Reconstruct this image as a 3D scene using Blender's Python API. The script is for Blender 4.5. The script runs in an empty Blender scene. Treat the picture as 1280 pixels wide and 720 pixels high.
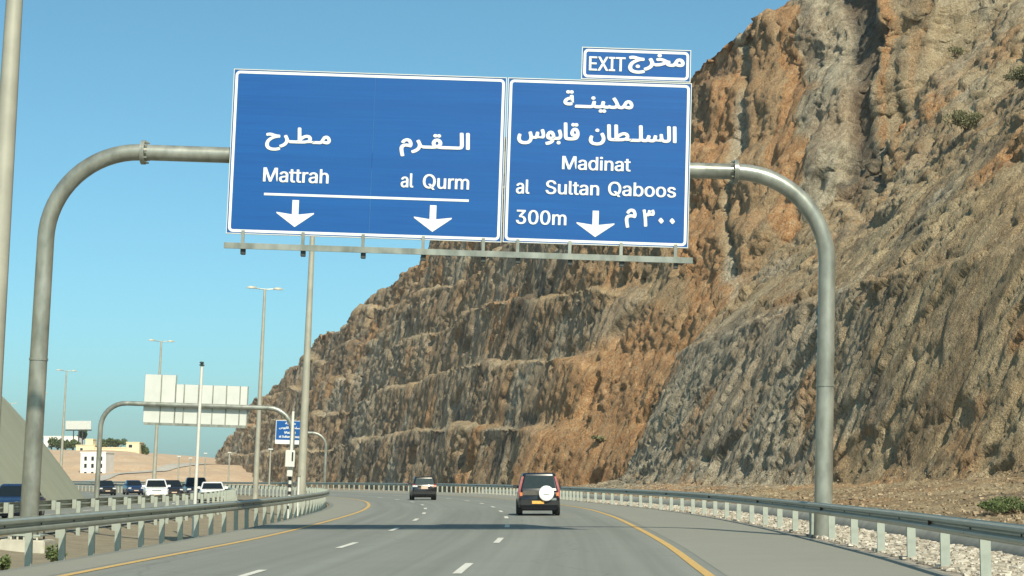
import bpy, bmesh, math, random
import numpy as np
from mathutils import Vector, Matrix, Euler

random.seed(7)
R = math.radians
sc = bpy.context.scene
COL = sc.collection

# ------------------------------------------------------------------ camera, sky, sun, exposure
CAM_H = 1.65
FPX = 2300.0                      # focal length in pixels of a 1280 px wide picture
PITCH = math.atan(237 / FPX)
cam_d = bpy.data.cameras.new('camera')
cam = bpy.data.objects.new('camera', cam_d)
COL.objects.link(cam)
cam.location = (0, 0, CAM_H)
cam.rotation_euler = (R(90) + PITCH, 0, 0)
cam_d.sensor_width = 36.0
cam_d.lens = 36.0 * FPX / 1280.0
cam_d.clip_start = 0.5
cam_d.clip_end = 9000
sc.camera = cam

SUN = Vector((0.28, -0.88, 0.82)).normalized()      # towards the sun
world = bpy.data.worlds.new('World')
sc.world = world
world.use_nodes = True
wn = world.node_tree
bg = wn.nodes['Background']
sky = wn.nodes.new('ShaderNodeTexSky')
sky.sky_type = 'NISHITA'
sky.sun_disc = False
sky.sun_elevation = math.asin(SUN.z)
sky.sun_rotation = math.atan2(SUN.x, SUN.y)
sky.altitude = 0
sky.air_density = 0.7
sky.dust_density = 1.15
sky.ozone_density = 8.0
tint = wn.nodes.new('ShaderNodeMix'); tint.data_type = 'RGBA'; tint.blend_type = 'MULTIPLY'
tint.inputs[0].default_value = 1.0
tint.inputs[7].default_value = (0.96, 1.23, 0.90, 1)     # the greenish white balance of the photograph
wn.links.new(sky.outputs[0], tint.inputs[6])
wn.links.new(tint.outputs[2], bg.inputs[0])
bg.inputs[1].default_value = 0.131

sun_d = bpy.data.lights.new('sun', 'SUN')
sun_d.energy = 4.7
sun_d.angle = R(0.53)
sun_d.color = (1.0, 0.91, 0.72)
sun = bpy.data.objects.new('sun', sun_d)
COL.objects.link(sun)
sun.rotation_euler = (-SUN).to_track_quat('-Z', 'Y').to_euler()

vs = sc.view_settings
vs.view_transform = 'Standard'
vs.look = 'None'
vs.exposure = 0.3
vs.gamma = 1.0
vs.use_curve_mapping = False
sc.cycles.max_bounces = 6
sc.cycles.transparent_max_bounces = 6

# ------------------------------------------------------------------ helpers
def ray(px, py):
    a = (px - 640) / FPX
    b = -(py - 360) / FPX
    return Vector((a, math.cos(PITCH) - b * math.sin(PITCH), math.sin(PITCH) + b * math.cos(PITCH)))

def at(px, py, Y):
    """point of the plane y = Y that is measured at a photo position"""
    v = ray(px, py)
    t = Y / v.y
    return Vector((v.x * t, Y, CAM_H + v.z * t))

def spline(pts):
    """smooth x(y) through (y, x) points, monotone slopes"""
    ys = np.array([p[0] for p in pts], float)
    xs = np.array([p[1] for p in pts], float)
    m = np.gradient(xs, ys)
    def f(y):
        y = np.asarray(y, float)
        yc = np.clip(y, ys[0], ys[-1])
        i = np.clip(np.searchsorted(ys, yc) - 1, 0, len(ys) - 2)
        h = ys[i + 1] - ys[i]
        t = (yc - ys[i]) / h
        r = ((2 * t**3 - 3 * t**2 + 1) * xs[i] + (t**3 - 2 * t**2 + t) * h * m[i]
             + (-2 * t**3 + 3 * t**2) * xs[i + 1] + (t**3 - t**2) * h * m[i + 1])
        return r + np.where(y > ys[-1], (y - ys[-1]) * m[-1], 0) + np.where(y < ys[0], (y - ys[0]) * m[0], 0)
    return f

def tag(o, label=None, cat=None, group=None, kind=None):
    if label: o['label'] = label
    if cat: o['category'] = cat
    if group: o['group'] = group
    if kind: o['kind'] = kind
    return o

def empty(name, loc=(0, 0, 0), rot=(0, 0, 0), label=None, cat=None, group=None):
    o = bpy.data.objects.new(name, None)
    o.empty_display_size = 0.3
    o.location = loc
    o.rotation_euler = rot
    COL.objects.link(o)
    return tag(o, label, cat, group)

def link(name, me, parent=None, mat=None, smooth=False):
    o = bpy.data.objects.new(name, me)
    if mat is not None and not me.materials:
        me.materials.append(mat)
    if smooth:
        me.polygons.foreach_set('use_smooth', [True] * len(me.polygons))
    COL.objects.link(o)
    o.parent = parent
    return o

class MB:
    """collects verts and faces of one mesh"""
    def __init__(s):
        s.v = []; s.f = []
    def add(s, v, f):
        n = len(s.v)
        s.v += [tuple(p) for p in v]
        s.f += [tuple(i + n for i in q) for q in f]
        return s
    def box(s, c, d, rot=None):
        c = Vector(c); x, y, z = d[0] / 2, d[1] / 2, d[2] / 2
        vs_ = [Vector((sx * x, sy * y, sz * z)) for sz in (-1, 1) for sy in (-1, 1) for sx in (-1, 1)]
        if rot is not None:
            vs_ = [rot @ p for p in vs_]
        return s.add([c + p for p in vs_], [(0, 2, 3, 1), (4, 5, 7, 6), (0, 1, 5, 4), (2, 6, 7, 3), (0, 4, 6, 2), (1, 3, 7, 5)])
    def tube(s, pts, rad, n=12, caps=True):
        pts = [Vector(p) for p in pts]
        if not hasattr(rad, '__len__'):
            rad = [rad] * len(pts)
        rings = []
        up = None
        for i, p in enumerate(pts):
            d = (pts[min(i + 1, len(pts) - 1)] - pts[max(i - 1, 0)]).normalized()
            if up is None:
                up = d.orthogonal().normalized()
            up = (up - d * up.dot(d)).normalized()
            w = d.cross(up)
            rings.append([p + rad[i] * (math.cos(2 * math.pi * k / n) * up + math.sin(2 * math.pi * k / n) * w) for k in range(n)])
        v = [q for r in rings for q in r]
        f = []
        for i in range(len(pts) - 1):
            for k in range(n):
                a, b = i * n + k, i * n + (k + 1) % n
                f.append((a, b, b + n, a + n))
        if caps:
            f.append(tuple(range(n))[::-1])
            f.append(tuple((len(pts) - 1) * n + k for k in range(n)))
        return s.add(v, f)
    def loft(s, rings, caps=True):
        n = len(rings[0])
        v = [q for r in rings for q in r]
        f = []
        for i in range(len(rings) - 1):
            for k in range(n):
                a, b = i * n + k, i * n + (k + 1) % n
                f.append((a, b, b + n, a + n))
        if caps:
            f.append(tuple(range(n))[::-1])
            f.append(tuple((len(rings) - 1) * n + k for k in range(n)))
        return s.add(v, f)
    def mesh(s, name, fix=True):
        me = bpy.data.meshes.new(name)
        me.from_pydata(s.v, [], s.f)
        if fix:
            bm = bmesh.new(); bm.from_mesh(me)
            bmesh.ops.recalc_face_normals(bm, faces=bm.faces)
            bm.to_mesh(me); bm.free()
        me.update()
        return me
    def build(s, name, mat, parent=None, smooth=False, bevel=0):
        me = s.mesh(name)
        if bevel:
            bm = bmesh.new(); bm.from_mesh(me)
            bmesh.ops.bevel(bm, geom=list(bm.edges), offset=bevel, segments=2, affect='EDGES', clamp_overlap=True)
            bm.to_mesh(me); bm.free()
        o = link(name, me, parent, mat)
        if smooth:
            me.polygons.foreach_set('use_smooth', [True] * len(me.polygons))
            try:
                me.set_sharp_from_angle(angle=R(38))
            except Exception:
                pass
        return o

def copy_tree(o, parent=None):
    c = o.copy(); COL.objects.link(c); c.parent = parent
    for ch in [x for x in o.children]:
        copy_tree(ch, c)
    return c

def grid_mesh(name, P, mat, attrs=None, smooth=True):
    """P: (rows, cols, 3) array"""
    r, c, _ = P.shape
    me = bpy.data.meshes.new(name)
    idx = np.arange(r * c).reshape(r, c)
    q = np.stack([idx[:-1, :-1], idx[:-1, 1:], idx[1:, 1:], idx[1:, :-1]], -1).reshape(-1, 4)
    me.vertices.add(r * c)
    me.vertices.foreach_set('co', P.reshape(-1).astype(np.float32))
    me.loops.add(q.size)
    me.loops.foreach_set('vertex_index', q.reshape(-1).astype(np.int32))
    me.polygons.add(len(q))
    me.polygons.foreach_set('loop_start', (np.arange(len(q)) * 4).astype(np.int32))
    me.polygons.foreach_set('loop_total', np.full(len(q), 4, np.int32))
    me.update(calc_edges=True)
    if smooth:
        me.polygons.foreach_set('use_smooth', np.ones(len(q), bool))
    if attrs is not None:
        a = me.color_attributes.new('zone', 'FLOAT_COLOR', 'POINT')
        a.data.foreach_set('color', attrs.reshape(-1).astype(np.float32))
    me.validate()
    return link(name, me, None, mat)

# ---------------- numpy noise
def _h(ix, iy, iz, s):
    h = (ix.astype(np.int64) * 374761393 + iy.astype(np.int64) * 668265263 + iz.astype(np.int64) * 2147483647 + s * 974634777) & 0x7fffffff
    h = ((h ^ (h >> 13)) * 1274126177) & 0x7fffffff
    h = ((h ^ (h >> 16)) * 668265261) & 0x7fffffff
    return (h ^ (h >> 15)) & 0xffff
def vnoise(p, s=0):
    """value noise -1..1 of (...,3) points"""
    i = np.floor(p); f = p - i; u = f * f * f * (f * (f * 6 - 15) + 10)
    ix, iy, iz = i[..., 0], i[..., 1], i[..., 2]
    def g(a, b, c): return _h(ix + a, iy + b, iz + c, s) / 32767.5 - 1.0
    x, y, z = u[..., 0], u[..., 1], u[..., 2]
    def L(a, b, t): return a + (b - a) * t
    return L(L(L(g(0, 0, 0), g(1, 0, 0), x), L(g(0, 1, 0), g(1, 1, 0), x), y),
             L(L(g(0, 0, 1), g(1, 0, 1), x), L(g(0, 1, 1), g(1, 1, 1), x), y), z)
def fbm(p, o=4, s=0, ridge=False):
    r = 0; a = 1; t = 0
    for k in range(o):
        n = vnoise(p * 2.03**k + 17.3 * k, s + k)
        if ridge: n = 1 - 2 * np.abs(n)
        r = r + a * n; t += a; a *= 0.5
    return r / t
def cells(p, s=0):
    """angular facets: every random cell carries its own tilted plane (-1..1), plus the gap to the next cell"""
    i = np.floor(p)
    d1 = np.full(p.shape[:-1], 9.0); d2 = d1.copy(); val = np.zeros(p.shape[:-1])
    for a in (-1, 0, 1):
        for b in (-1, 0, 1):
            for c in (-1, 0, 1):
                cx, cy, cz = i[..., 0] + a, i[..., 1] + b, i[..., 2] + c
                q = np.stack([cx + _h(cx, cy, cz, s) / 65535., cy + _h(cx, cy, cz, s + 1) / 65535., cz + _h(cx, cy, cz, s + 2) / 65535.], -1)
                e = p - q
                d = np.sqrt((e**2).sum(-1))
                g = np.stack([_h(cx, cy, cz, s + 4 + k) / 32767.5 - 1 for k in range(3)], -1)
                v = 0.6 * (_h(cx, cy, cz, s + 3) / 32767.5 - 1) + 1.3 * (e * g).sum(-1)
                near = d < d1
                d2 = np.where(near, d1, np.minimum(d2, d))
                val = np.where(near, v, val)
                d1 = np.where(near, d, d1)
    return val, d2 - d1
def sstep(a, b, x):
    t = np.clip((x - a) / (b - a), 0, 1)
    return t * t * (3 - 2 * t)

# ------------------------------------------------------------------ materials
def new_mat(name):
    m = bpy.data.materials.new(name); m.use_nodes = True
    nt = m.node_tree
    return m, nt, nt.nodes['Principled BSDF']
class N:
    def __init__(s, nt): s.nt = nt
    def __call__(s, t, **kw):
        n = s.nt.nodes.new(t)
        for k, v in kw.items(): setattr(n, k, v)
        return n
    def l(s, a, b): s.nt.links.new(a, b)
    def coord(s, scale=(1, 1, 1), rot=(0, 0, 0), kind='Object'):
        tc = s('ShaderNodeTexCoord'); mp = s('ShaderNodeMapping')
        mp.inputs['Scale'].default_value = scale; mp.inputs['Rotation'].default_value = rot
        s.l(tc.outputs[kind], mp.inputs[0])
        return mp.outputs[0]
    def noise(s, vec, scale, detail=4, rough=0.55):
        n = s('ShaderNodeTexNoise'); n.inputs['Scale'].default_value = scale
        n.inputs['Detail'].default_value = detail; n.inputs['Roughness'].default_value = rough
        s.l(vec, n.inputs['Vector'])
        return n.outputs[0]
    def ramp(s, fac, stops, interp='LINEAR'):
        r = s('ShaderNodeValToRGB'); e = r.color_ramp.elements; r.color_ramp.interpolation = interp
        while len(e) < len(stops): e.new(0.5)
        for el, (p, c) in zip(e, stops):
            el.position = p; el.color = (*c, 1) if len(c) == 3 else c
        s.l(fac, r.inputs[0])
        return r.outputs[0]
    def mix(s, fac, a, b, blend='MIX'):
        m = s('ShaderNodeMix', data_type='RGBA', blend_type=blend)
        for i, x in ((0, fac), (6, a), (7, b)):
            if hasattr(x, 'is_output'): s.l(x, m.inputs[i])
            elif i == 0: m.inputs[0].default_value = x
            else: m.inputs[i].default_value = (*x, 1)
        return m.outputs[2]
    def math(s, op, a, b=0.0, clamp=False):
        m = s('ShaderNodeMath', operation=op, use_clamp=clamp)
        for i, x in ((0, a), (1, b)):
            if hasattr(x, 'is_output'): s.l(x, m.inputs[i])
            else: m.inputs[i].default_value = x
        return m.outputs[0]
    def bump(s, h, strength, dist, normal=None):
        b = s('ShaderNodeBump'); b.inputs['Strength'].default_value = strength; b.inputs['Distance'].default_value = dist
        s.l(h, b.inputs['Height'])
        if normal is not None: s.l(normal, b.inputs['Normal'])
        return b.outputs[0]

def plain(name, col, rough=0.5, metal=0.0, vary=0.12, scale=6.0, dirt=None, bump=0.0, coat=0.0, kind='Object', stretch=(1, 1, 1)):
    m, nt, b = new_mat(name); n = N(nt)
    v = n.coord(stretch, kind=kind)
    f = n.noise(v, scale, 5)
    lo = tuple(c * (1 - vary) for c in col); hi = tuple(min(1, c * (1 + vary)) for c in col)
    c = n.ramp(f, [(0.3, lo), (0.7, hi)])
    if dirt:
        d = n.ramp(n.noise(v, scale * 0.37, 6, 0.65), [(0.48, (0, 0, 0)), (0.72, (1, 1, 1))])
        c = n.mix(n.math('MULTIPLY', d, dirt[1]), c, dirt[0])
    n.l(c, b.inputs['Base Color'])
    b.inputs['Roughness'].default_value = rough
    b.inputs['Metallic'].default_value = metal
    b.inputs['Coat Weight'].default_value = coat
    r = n.ramp(f, [(0.25, (rough * 0.85,) * 3), (0.75, (min(1, rough * 1.15),) * 3)])
    n.l(r, b.inputs['Roughness'])
    if bump:
        n.l(n.bump(f, bump, 0.02), b.inputs['Normal'])
    return m

M = {}
M['galv'] = plain('galvanised_steel', (0.25, 0.26, 0.225), 0.36, 0.35, 0.3, 2.6, ((0.46, 0.47, 0.43), 0.6), stretch=(1, 1, .5))
M['rail'] = plain('rail_steel', (0.33, 0.36, 0.315), 0.40, 0.35, 0.12, 3.0, ((0.25, 0.25, 0.21), 0.35))
M['post'] = plain('post_steel', (0.35, 0.385, 0.335), 0.5, 0.15, 0.12, 4.0, ((0.27, 0.25, 0.2), 0.4))
M['pole'] = plain('pole_paint', (0.36, 0.35, 0.29), 0.5, 0.1, 0.12, 1.5)
M['white'] = plain('white_paint', (0.62, 0.62, 0.58), 0.5, 0, 0.05, 4)
M['film'] = plain('white_reflective_film', (0.72, 0.74, 0.72), 0.45, 0, 0.03, 4)
M['dark_metal'] = plain('dark_metal', (0.055, 0.06, 0.055), 0.5, 0.3, 0.2, 6)
M['black'] = plain('black_plastic', (0.015, 0.015, 0.016), 0.5, 0, 0.2, 9)
M['concrete'] = plain('plinth_concrete', (0.46, 0.44, 0.37), 0.85, 0, 0.15, 3, ((0.3, 0.27, 0.2), 0.5), 0.3)
M['yellow'] = None
M['back_white'] = plain('sign_back_aluminium', (0.60, 0.61, 0.57), 0.5, 0.15, 0.05, 1.2)
M['tyre'] = plain('tyre_rubber', (0.018, 0.018, 0.018), 0.85, 0, 0.2, 12)
M['rim'] = plain('alloy_rim', (0.35, 0.35, 0.35), 0.35, 0.7, 0.1, 9)
M['glass'] = plain('tinted_glass', (0.010, 0.014, 0.016), 0.06, 0, 0.1, 4)
M['red_lens'] = plain('red_lens', (0.25, 0.014, 0.012), 0.2, 0, 0.1, 8, coat=0.6)
M['clear_lens'] = plain('clear_lens', (0.62, 0.63, 0.64), 0.12, 0, 0.08, 8, coat=0.6)
M['plate'] = plain('yellow_plate', (0.75, 0.42, 0.10), 0.4, 0, 0.1, 14)
M['plate_pale'] = plain('pale_plate', (0.62, 0.45, 0.33), 0.4, 0, 0.1, 14)
M['reflector'] = plain('dark_reflector', (0.05, 0.02, 0.02), 0.3, 0, 0.1, 14)

def blue_sheet():
    m, nt, b = new_mat('blue_sign_sheet'); n = N(nt)
    f = n.noise(n.coord((0.25, 1, 9.0)), 2.2, 4)
    g = n.noise(n.coord((0.6, 1, 0.35)), 0.8, 5, 0.6)
    # sheeting laid in horizontal strips, each a shade of its own
    tc = n('ShaderNodeTexCoord'); sx = n('ShaderNodeSeparateXYZ'); n.l(tc.outputs['Object'], sx.inputs[0])
    fl = n.math('FLOOR', n.math('MULTIPLY', sx.outputs[2], 3.6))
    wn_ = n('ShaderNodeTexWhiteNoise', noise_dimensions='1D'); n.l(fl, wn_.inputs['W'])
    c = n.ramp(f, [(0.25, (0.003, 0.074, 0.285)), (0.75, (0.004, 0.098, 0.345))])
    c = n.mix(n.math('MULTIPLY', n.ramp(g, [(0.4, (0, 0, 0)), (0.7, (1, 1, 1))]), 0.35), c, (0.006, 0.098, 0.32))
    c = n.mix(n.math('MULTIPLY', wn_.outputs[0], 0.30), c, (0.003, 0.060, 0.24))
    n.l(c, b.inputs['Base Color'])
    b.inputs['Roughness'].default_value = 0.5
    b.inputs['Specular IOR Level'].default_value = 0.3
    return m
M['blue'] = blue_sheet()

def asphalt(name, base, streak=True):
    m, nt, b = new_mat(name); n = N(nt)
    v = n.coord()
    fine = n.noise(v, 55, 3, 0.7)
    mid = n.noise(v, 0.55, 6, 0.65)
    big = n.noise(n.coord((0.12, 0.035, 1)), 1.0, 4, 0.55)
    c = n.ramp(fine, [(0.3, tuple(x * 0.82 for x in base)), (0.7, tuple(x * 1.17 for x in base))])
    c = n.mix(n.math('MULTIPLY', n.ramp(mid, [(0.38, (0, 0, 0)), (0.7, (1, 1, 1))]), 0.35), c, tuple(x * 0.80 for x in base))
    c = n.mix(n.math('MULTIPLY', n.ramp(big, [(0.42, (0, 0, 0)), (0.6, (1, 1, 1))]), 0.30), c, tuple(x * 1.15 for x in base))
    if streak:
        # wheel tracks and the oily middle of each lane follow the lane coordinate stored on the surface
        att = n('ShaderNodeAttribute', attribute_name='zone'); sp = n('ShaderNodeSeparateColor'); n.l(att.outputs['Color'], sp.inputs[0])
        cb = n('ShaderNodeCombineXYZ'); n.l(sp.outputs[0], cb.inputs[0]); n.l(sp.outputs[1], cb.inputs[1])
        mp = n('ShaderNodeMapping'); mp.inputs['Scale'].default_value = (22, 2.0, 1); n.l(cb.outputs[0], mp.inputs[0])
        st = n.noise(mp.outputs[0], 1.0, 5, 0.6)
        fr = n.math('FRACT', n.math('MULTIPLY', sp.outputs[0], 3.0))
        tr = n.math('MULTIPLY', n.math('ADD', n.math('COSINE', n.math('MULTIPLY', fr, 12.566)), 1.0), 0.5)
        tr = n.math('SUBTRACT', 1.0, tr)
        wgt = n.math('MULTIPLY', n.math('ADD', n.math('MULTIPLY', tr, 0.35), n.ramp(st, [(0.38, (0, 0, 0)), (0.7, (1, 1, 1))])), 0.55)
        c = n.mix(wgt, c, tuple(x * 0.66 for x in base))
        oil = n.math('POWER', n.math('SUBTRACT', 1.0, n.math('ABSOLUTE', n.math('MULTIPLY', n.math('SUBTRACT', fr, 0.5), 2.0))), 6.0)
        c = n.mix(n.math('MULTIPLY', oil, 0.22), c, tuple(x * 0.5 for x in base))
        vo = n('ShaderNodeTexVoronoi', feature='DISTANCE_TO_EDGE'); vo.inputs['Scale'].default_value = 0.16
        wv = n('ShaderNodeVectorMath', operation='ADD'); n.l(v, wv.inputs[0])
        ns = n('ShaderNodeTexNoise'); ns.inputs['Scale'].default_value = 0.5; ns.inputs['Detail'].default_value = 5; n.l(v, ns.inputs['Vector'])
        n.l(ns.outputs[1], wv.inputs[1]); n.l(wv.outputs[0], vo.inputs['Vector'])
        c = n.mix(n.math('MULTIPLY', n.ramp(vo.outputs[0], [(0.0, (1, 1, 1)), (0.006, (0, 0, 0))]), 0.4), c, tuple(x * 0.45 for x in base))
    n.l(c, b.inputs['Base Color'])
    b.inputs['Roughness'].default_value = 0.85
    b.inputs['Specular IOR Level'].default_value = 0.3
    n.l(n.bump(fine, 0.25, 0.01), b.inputs['Normal'])
    return m
M['asphalt'] = asphalt('asphalt', (0.228, 0.238, 0.216))
M['asphalt2'] = asphalt('asphalt_shoulder', (0.250, 0.250, 0.214), False)

def paint(name, col):
    m, nt, b = new_mat(name); n = N(nt)
    v = n.coord()
    w = n.ramp(n.noise(v, 7.0, 6, 0.75), [(0.42, (0, 0, 0)), (0.74, (1, 1, 1))])
    c = n.mix(n.math('MULTIPLY', w, 0.7), col, (0.2, 0.19, 0.16))
    n.l(c, b.inputs['Base Color']); b.inputs['Roughness'].default_value = 0.7
    return m
M['paint_white'] = paint('road_paint_white', (0.70, 0.69, 0.62))
M['paint_yellow'] = paint('road_paint_yellow', (0.62, 0.39, 0.11))

def soil(name, a, b_, c_, scale=1.0, bump=0.6):
    m, nt, b = new_mat(name); n = N(nt)
    v = n.coord()
    big = n.noise(v, 0.09 * scale, 5, 0.6); mid = n.noise(v, 0.9 * scale, 6, 0.65); fine = n.noise(v, 7 * scale, 4, 0.7)
    c = n.ramp(mid, [(0.3, a), (0.55, b_), (0.75, c_)])
    c = n.mix(n.math('MULTIPLY', big, 0.5), c, a)
    c = n.mix(0.5, c, n.ramp(fine, [(0.3, (0.35, 0.35, 0.35)), (0.7, (1, 1, 1))]), 'MULTIPLY')
    n.l(c, b.inputs['Base Color']); b.inputs['Roughness'].default_value = 0.95
    n.l(n.bump(n.math('ADD', mid, fine), bump, 0.06), b.inputs['Normal'])
    return m
M['sand'] = soil('sandy_ground', (0.26, 0.19, 0.12), (0.36, 0.27, 0.18), (0.43, 0.34, 0.24))
M['median'] = soil('median_gravel', (0.22, 0.185, 0.125), (0.31, 0.265, 0.185), (0.40, 0.35, 0.26), 2.0)
M['hill'] = soil('far_hill_sand', (0.52, 0.36, 0.23), (0.62, 0.46, 0.31), (0.64, 0.54, 0.42), 0.22)

def slope_concrete():
    m, nt, b = new_mat('shotcrete'); n = N(nt)
    v = n.coord()
    f = n.noise(n.coord((0.15, 0.5, 0.12)), 1.2, 5, 0.6)
    c = n.ramp(f, [(0.3, (0.25, 0.265, 0.195)), (0.7, (0.295, 0.31, 0.235))])
    n.l(c, b.inputs['Base Color']); b.inputs['Roughness'].default_value = 0.9
    n.l(n.bump(n.noise(v, 3, 5), 0.3, 0.05), b.inputs['Normal'])
    return m
M['shotcrete'] = slope_concrete()

STRATA = Vector((0.30, -0.42, 0.86)).normalized()
def rock_mat():
    m, nt, b = new_mat('cut_rock'); n = N(nt)
    att = n('ShaderNodeAttribute', attribute_name='zone')
    sep = n('ShaderNodeSeparateColor'); n.l(att.outputs['Color'], sep.inputs[0])
    # streaks along the strata: compress the coordinate along the lineation
    rot = STRATA.rotation_difference(Vector((0, 0, 1))).to_euler()
    tc = n('ShaderNodeTexCoord')
    vr = n('ShaderNodeVectorRotate', rotation_type='EULER_XYZ'); vr.inputs['Rotation'].default_value = rot
    n.l(tc.outputs['Object'], vr.inputs['Vector'])
    def smap(sx, sz):
        mp = n('ShaderNodeMapping'); mp.inputs['Scale'].default_value = (sx, sx, sz)
        n.l(vr.outputs[0], mp.inputs[0]); return mp.outputs[0]
    obj = tc.outputs['Object']
    s1 = n.noise(smap(0.45, 0.05), 1.0, 6, 0.62)
    s2 = n.noise(smap(1.5, 0.16), 1.0, 6, 0.65)
    s3 = n.noise(smap(4.0, 0.7), 1.0, 5, 0.7)
    sp = n.noise(obj, 2.6, 5, 0.72)
    sp2 = n.noise(obj, 9.0, 4, 0.7)
    big = n.noise(obj, 0.07, 5, 0.6)
    tan_ = n.ramp(s1, [(0.32, (0.25, 0.185, 0.115)), (0.46, (0.41, 0.32, 0.195)), (0.60, (0.53, 0.43, 0.275)), (0.72, (0.38, 0.285, 0.17))])
    grey = n.ramp(s2, [(0.30, (0.195, 0.168, 0.125)), (0.45, (0.385, 0.338, 0.252)), (0.60, (0.55, 0.49, 0.375)), (0.72, (0.42, 0.31, 0.20))])
    orange = n.ramp(s2, [(0.30, (0.31, 0.15, 0.07)), (0.50, (0.51, 0.285, 0.135)), (0.68, (0.56, 0.39, 0.23))])
    brown = n.ramp(s2, [(0.30, (0.12, 0.075, 0.046)), (0.46, (0.28, 0.182, 0.108)), (0.60, (0.46, 0.32, 0.19)), (0.74, (0.31, 0.22, 0.15))])
    dark = n.ramp(s2, [(0.30, (0.06, 0.060, 0.052)), (0.52, (0.13, 0.125, 0.105)), (0.72, (0.22, 0.185, 0.13))])
    def w(ch, spread=0.9):
        # the edge of a zone follows the streaks
        x = n.math('ADD', sep.outputs[ch], n.math('MULTIPLY', n.math('SUBTRACT', s1, 0.5), spread))
        x = n.math('ADD', x, n.math('MULTIPLY', n.math('SUBTRACT', sp, 0.5), 0.7))
        return n.ramp(x, [(0.25, (0, 0, 0)), (0.85, (1, 1, 1))])
    tan_ = n.mix(att.outputs['Alpha'], tan_, brown)
    c = n.mix(w(1), tan_, grey)
    c = n.mix(w(0), c, orange)
    c = n.mix(w(2), c, dark)
    rg = n.ramp(n.noise(smap(0.16, 0.07), 1.0, 4, 0.6), [(0.36, (0.25, 0.25, 0.25)), (0.62, (1, 1, 1))])
    # pale and dark veins, speckle of broken stones
    s4 = n.noise(smap(9.0, 2.2), 1.0, 4, 0.75)
    c = n.mix(n.math('MULTIPLY', n.math('MULTIPLY', n.ramp(s3, [(0.54, (0, 0, 0)), (0.68, (1, 1, 1))]), 0.6), rg), c, (0.52, 0.46, 0.36))
    c = n.mix(n.math('MULTIPLY', n.math('MULTIPLY', n.ramp(s3, [(0.30, (1, 1, 1)), (0.44, (0, 0, 0))]), 0.6), rg), c, (0.085, 0.07, 0.055))
    c = n.mix(n.math('MULTIPLY', n.math('MULTIPLY', n.ramp(s4, [(0.32, (1, 1, 1)), (0.44, (0, 0, 0))]), 0.65), rg), c, (0.06, 0.05, 0.04))
    c = n.mix(n.math('MULTIPLY', n.ramp(big, [(0.45, (0, 0, 0)), (0.65, (1, 1, 1))]), 0.3), c, (0.38, 0.22, 0.11))
    c = n.mix(0.75, c, n.ramp(sp2, [(0.28, (0.30, 0.29, 0.28)), (0.5, (0.98, 0.97, 0.95)), (0.74, (1.6, 1.57, 1.5))]), 'MULTIPLY')
    s5 = n.noise(obj, 1.9, 3, 0.8)
    c = n.mix(n.math('MULTIPLY', n.ramp(s5, [(0.30, (1, 1, 1)), (0.42, (0, 0, 0))]), 0.6), c, (0.07, 0.058, 0.045))
    c = n.mix(n.math('MULTIPLY', n.ramp(s5, [(0.60, (0, 0, 0)), (0.72, (1, 1, 1))]), 0.4), c, (0.55, 0.47, 0.35))
    n.l(c, b.inputs['Base Color'])
    b.inputs['Roughness'].default_value = 0.93
    b.inputs['Specular IOR Level'].default_value = 0.2
    h = n.math('ADD', n.math('MULTIPLY', s3, 0.6), n.math('MULTIPLY', sp, 1.0))
    h = n.math('ADD', h, n.math('MULTIPLY', sp2, 0.35))
    vo = n('ShaderNodeTexVoronoi', feature='DISTANCE_TO_EDGE'); vo.inputs['Scale'].default_value = 1.0
    n.l(smap(1.1, 0.4), vo.inputs['Vector'])
    ck = n.ramp(vo.outputs[0], [(0.0, (0, 0, 0)), (0.07, (1, 1, 1))])
    h = n.math('ADD', h, n.math('MULTIPLY', ck, 0.08))
    n.l(n.bump(h, 0.9, 0.5), b.inputs['Normal'])
    return m
M['rock'] = rock_mat()

def leaf(name, a, b_):
    m, nt, b = new_mat(name); n = N(nt)
    oi = n('ShaderNodeNewGeometry')
    c = n.ramp(oi.outputs['Random Per Island'], [(0.1, a), (0.9, b_)])
    n.l(c, b.inputs['Base Color']); b.inputs['Roughness'].default_value = 0.7
    b.inputs['Specular IOR Level'].default_value = 0.25
    return m
M['leaf'] = leaf('bush_leaf', (0.06, 0.085, 0.03), (0.13, 0.165, 0.065))
M['leaf_dry'] = leaf('dry_leaf', (0.11, 0.115, 0.06), (0.22, 0.21, 0.11))
M['twig'] = plain('twig', (0.10, 0.075, 0.05), 0.9, 0, 0.2, 10)

M['verge'] = soil('verge_stone', (0.34, 0.29, 0.23), (0.46, 0.41, 0.34), (0.56, 0.51, 0.43), 3.0)
M['stone_pale'] = leaf('pale_stone', (0.33, 0.29, 0.23), (0.60, 0.55, 0.47))
M['stone_tan'] = leaf('tan_rubble', (0.17, 0.12, 0.075), (0.42, 0.33, 0.22))
M['kerb'] = plain('kerb_concrete', (0.30, 0.30, 0.26), 0.88, 0, 0.18, 2.0, ((0.2, 0.18, 0.14), 0.5), 0.3)
M['track'] = soil('pale_track', (0.45, 0.42, 0.37), (0.5, 0.47, 0.42), (0.55, 0.52, 0.46), 0.3)
M['wall_white'] = plain('white_render', (0.80, 0.79, 0.76), 0.85, 0, 0.05, 0.4)
M['wall_cream'] = plain('cream_render', (0.74, 0.64, 0.42), 0.85, 0, 0.06, 0.4)
def car_paint(name, col, rough=0.28):
    return plain(name, col, rough, 0.0, 0.06, 2.5, coat=0.7 if col[0] > 0.3 else 0.25)
M['car_black'] = car_paint('black_car_paint', (0.010, 0.012, 0.020))
M['car_dark'] = car_paint('dark_grey_car_paint', (0.013, 0.011, 0.014))
M['car_blue'] = car_paint('dark_blue_car_paint', (0.012, 0.030, 0.085))
M['car_white'] = car_paint('white_car_paint', (0.78, 0.79, 0.78))
M['cover_white'] = plain('white_cover', (0.80, 0.82, 0.82), 0.4, 0, 0.04, 6)
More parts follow.
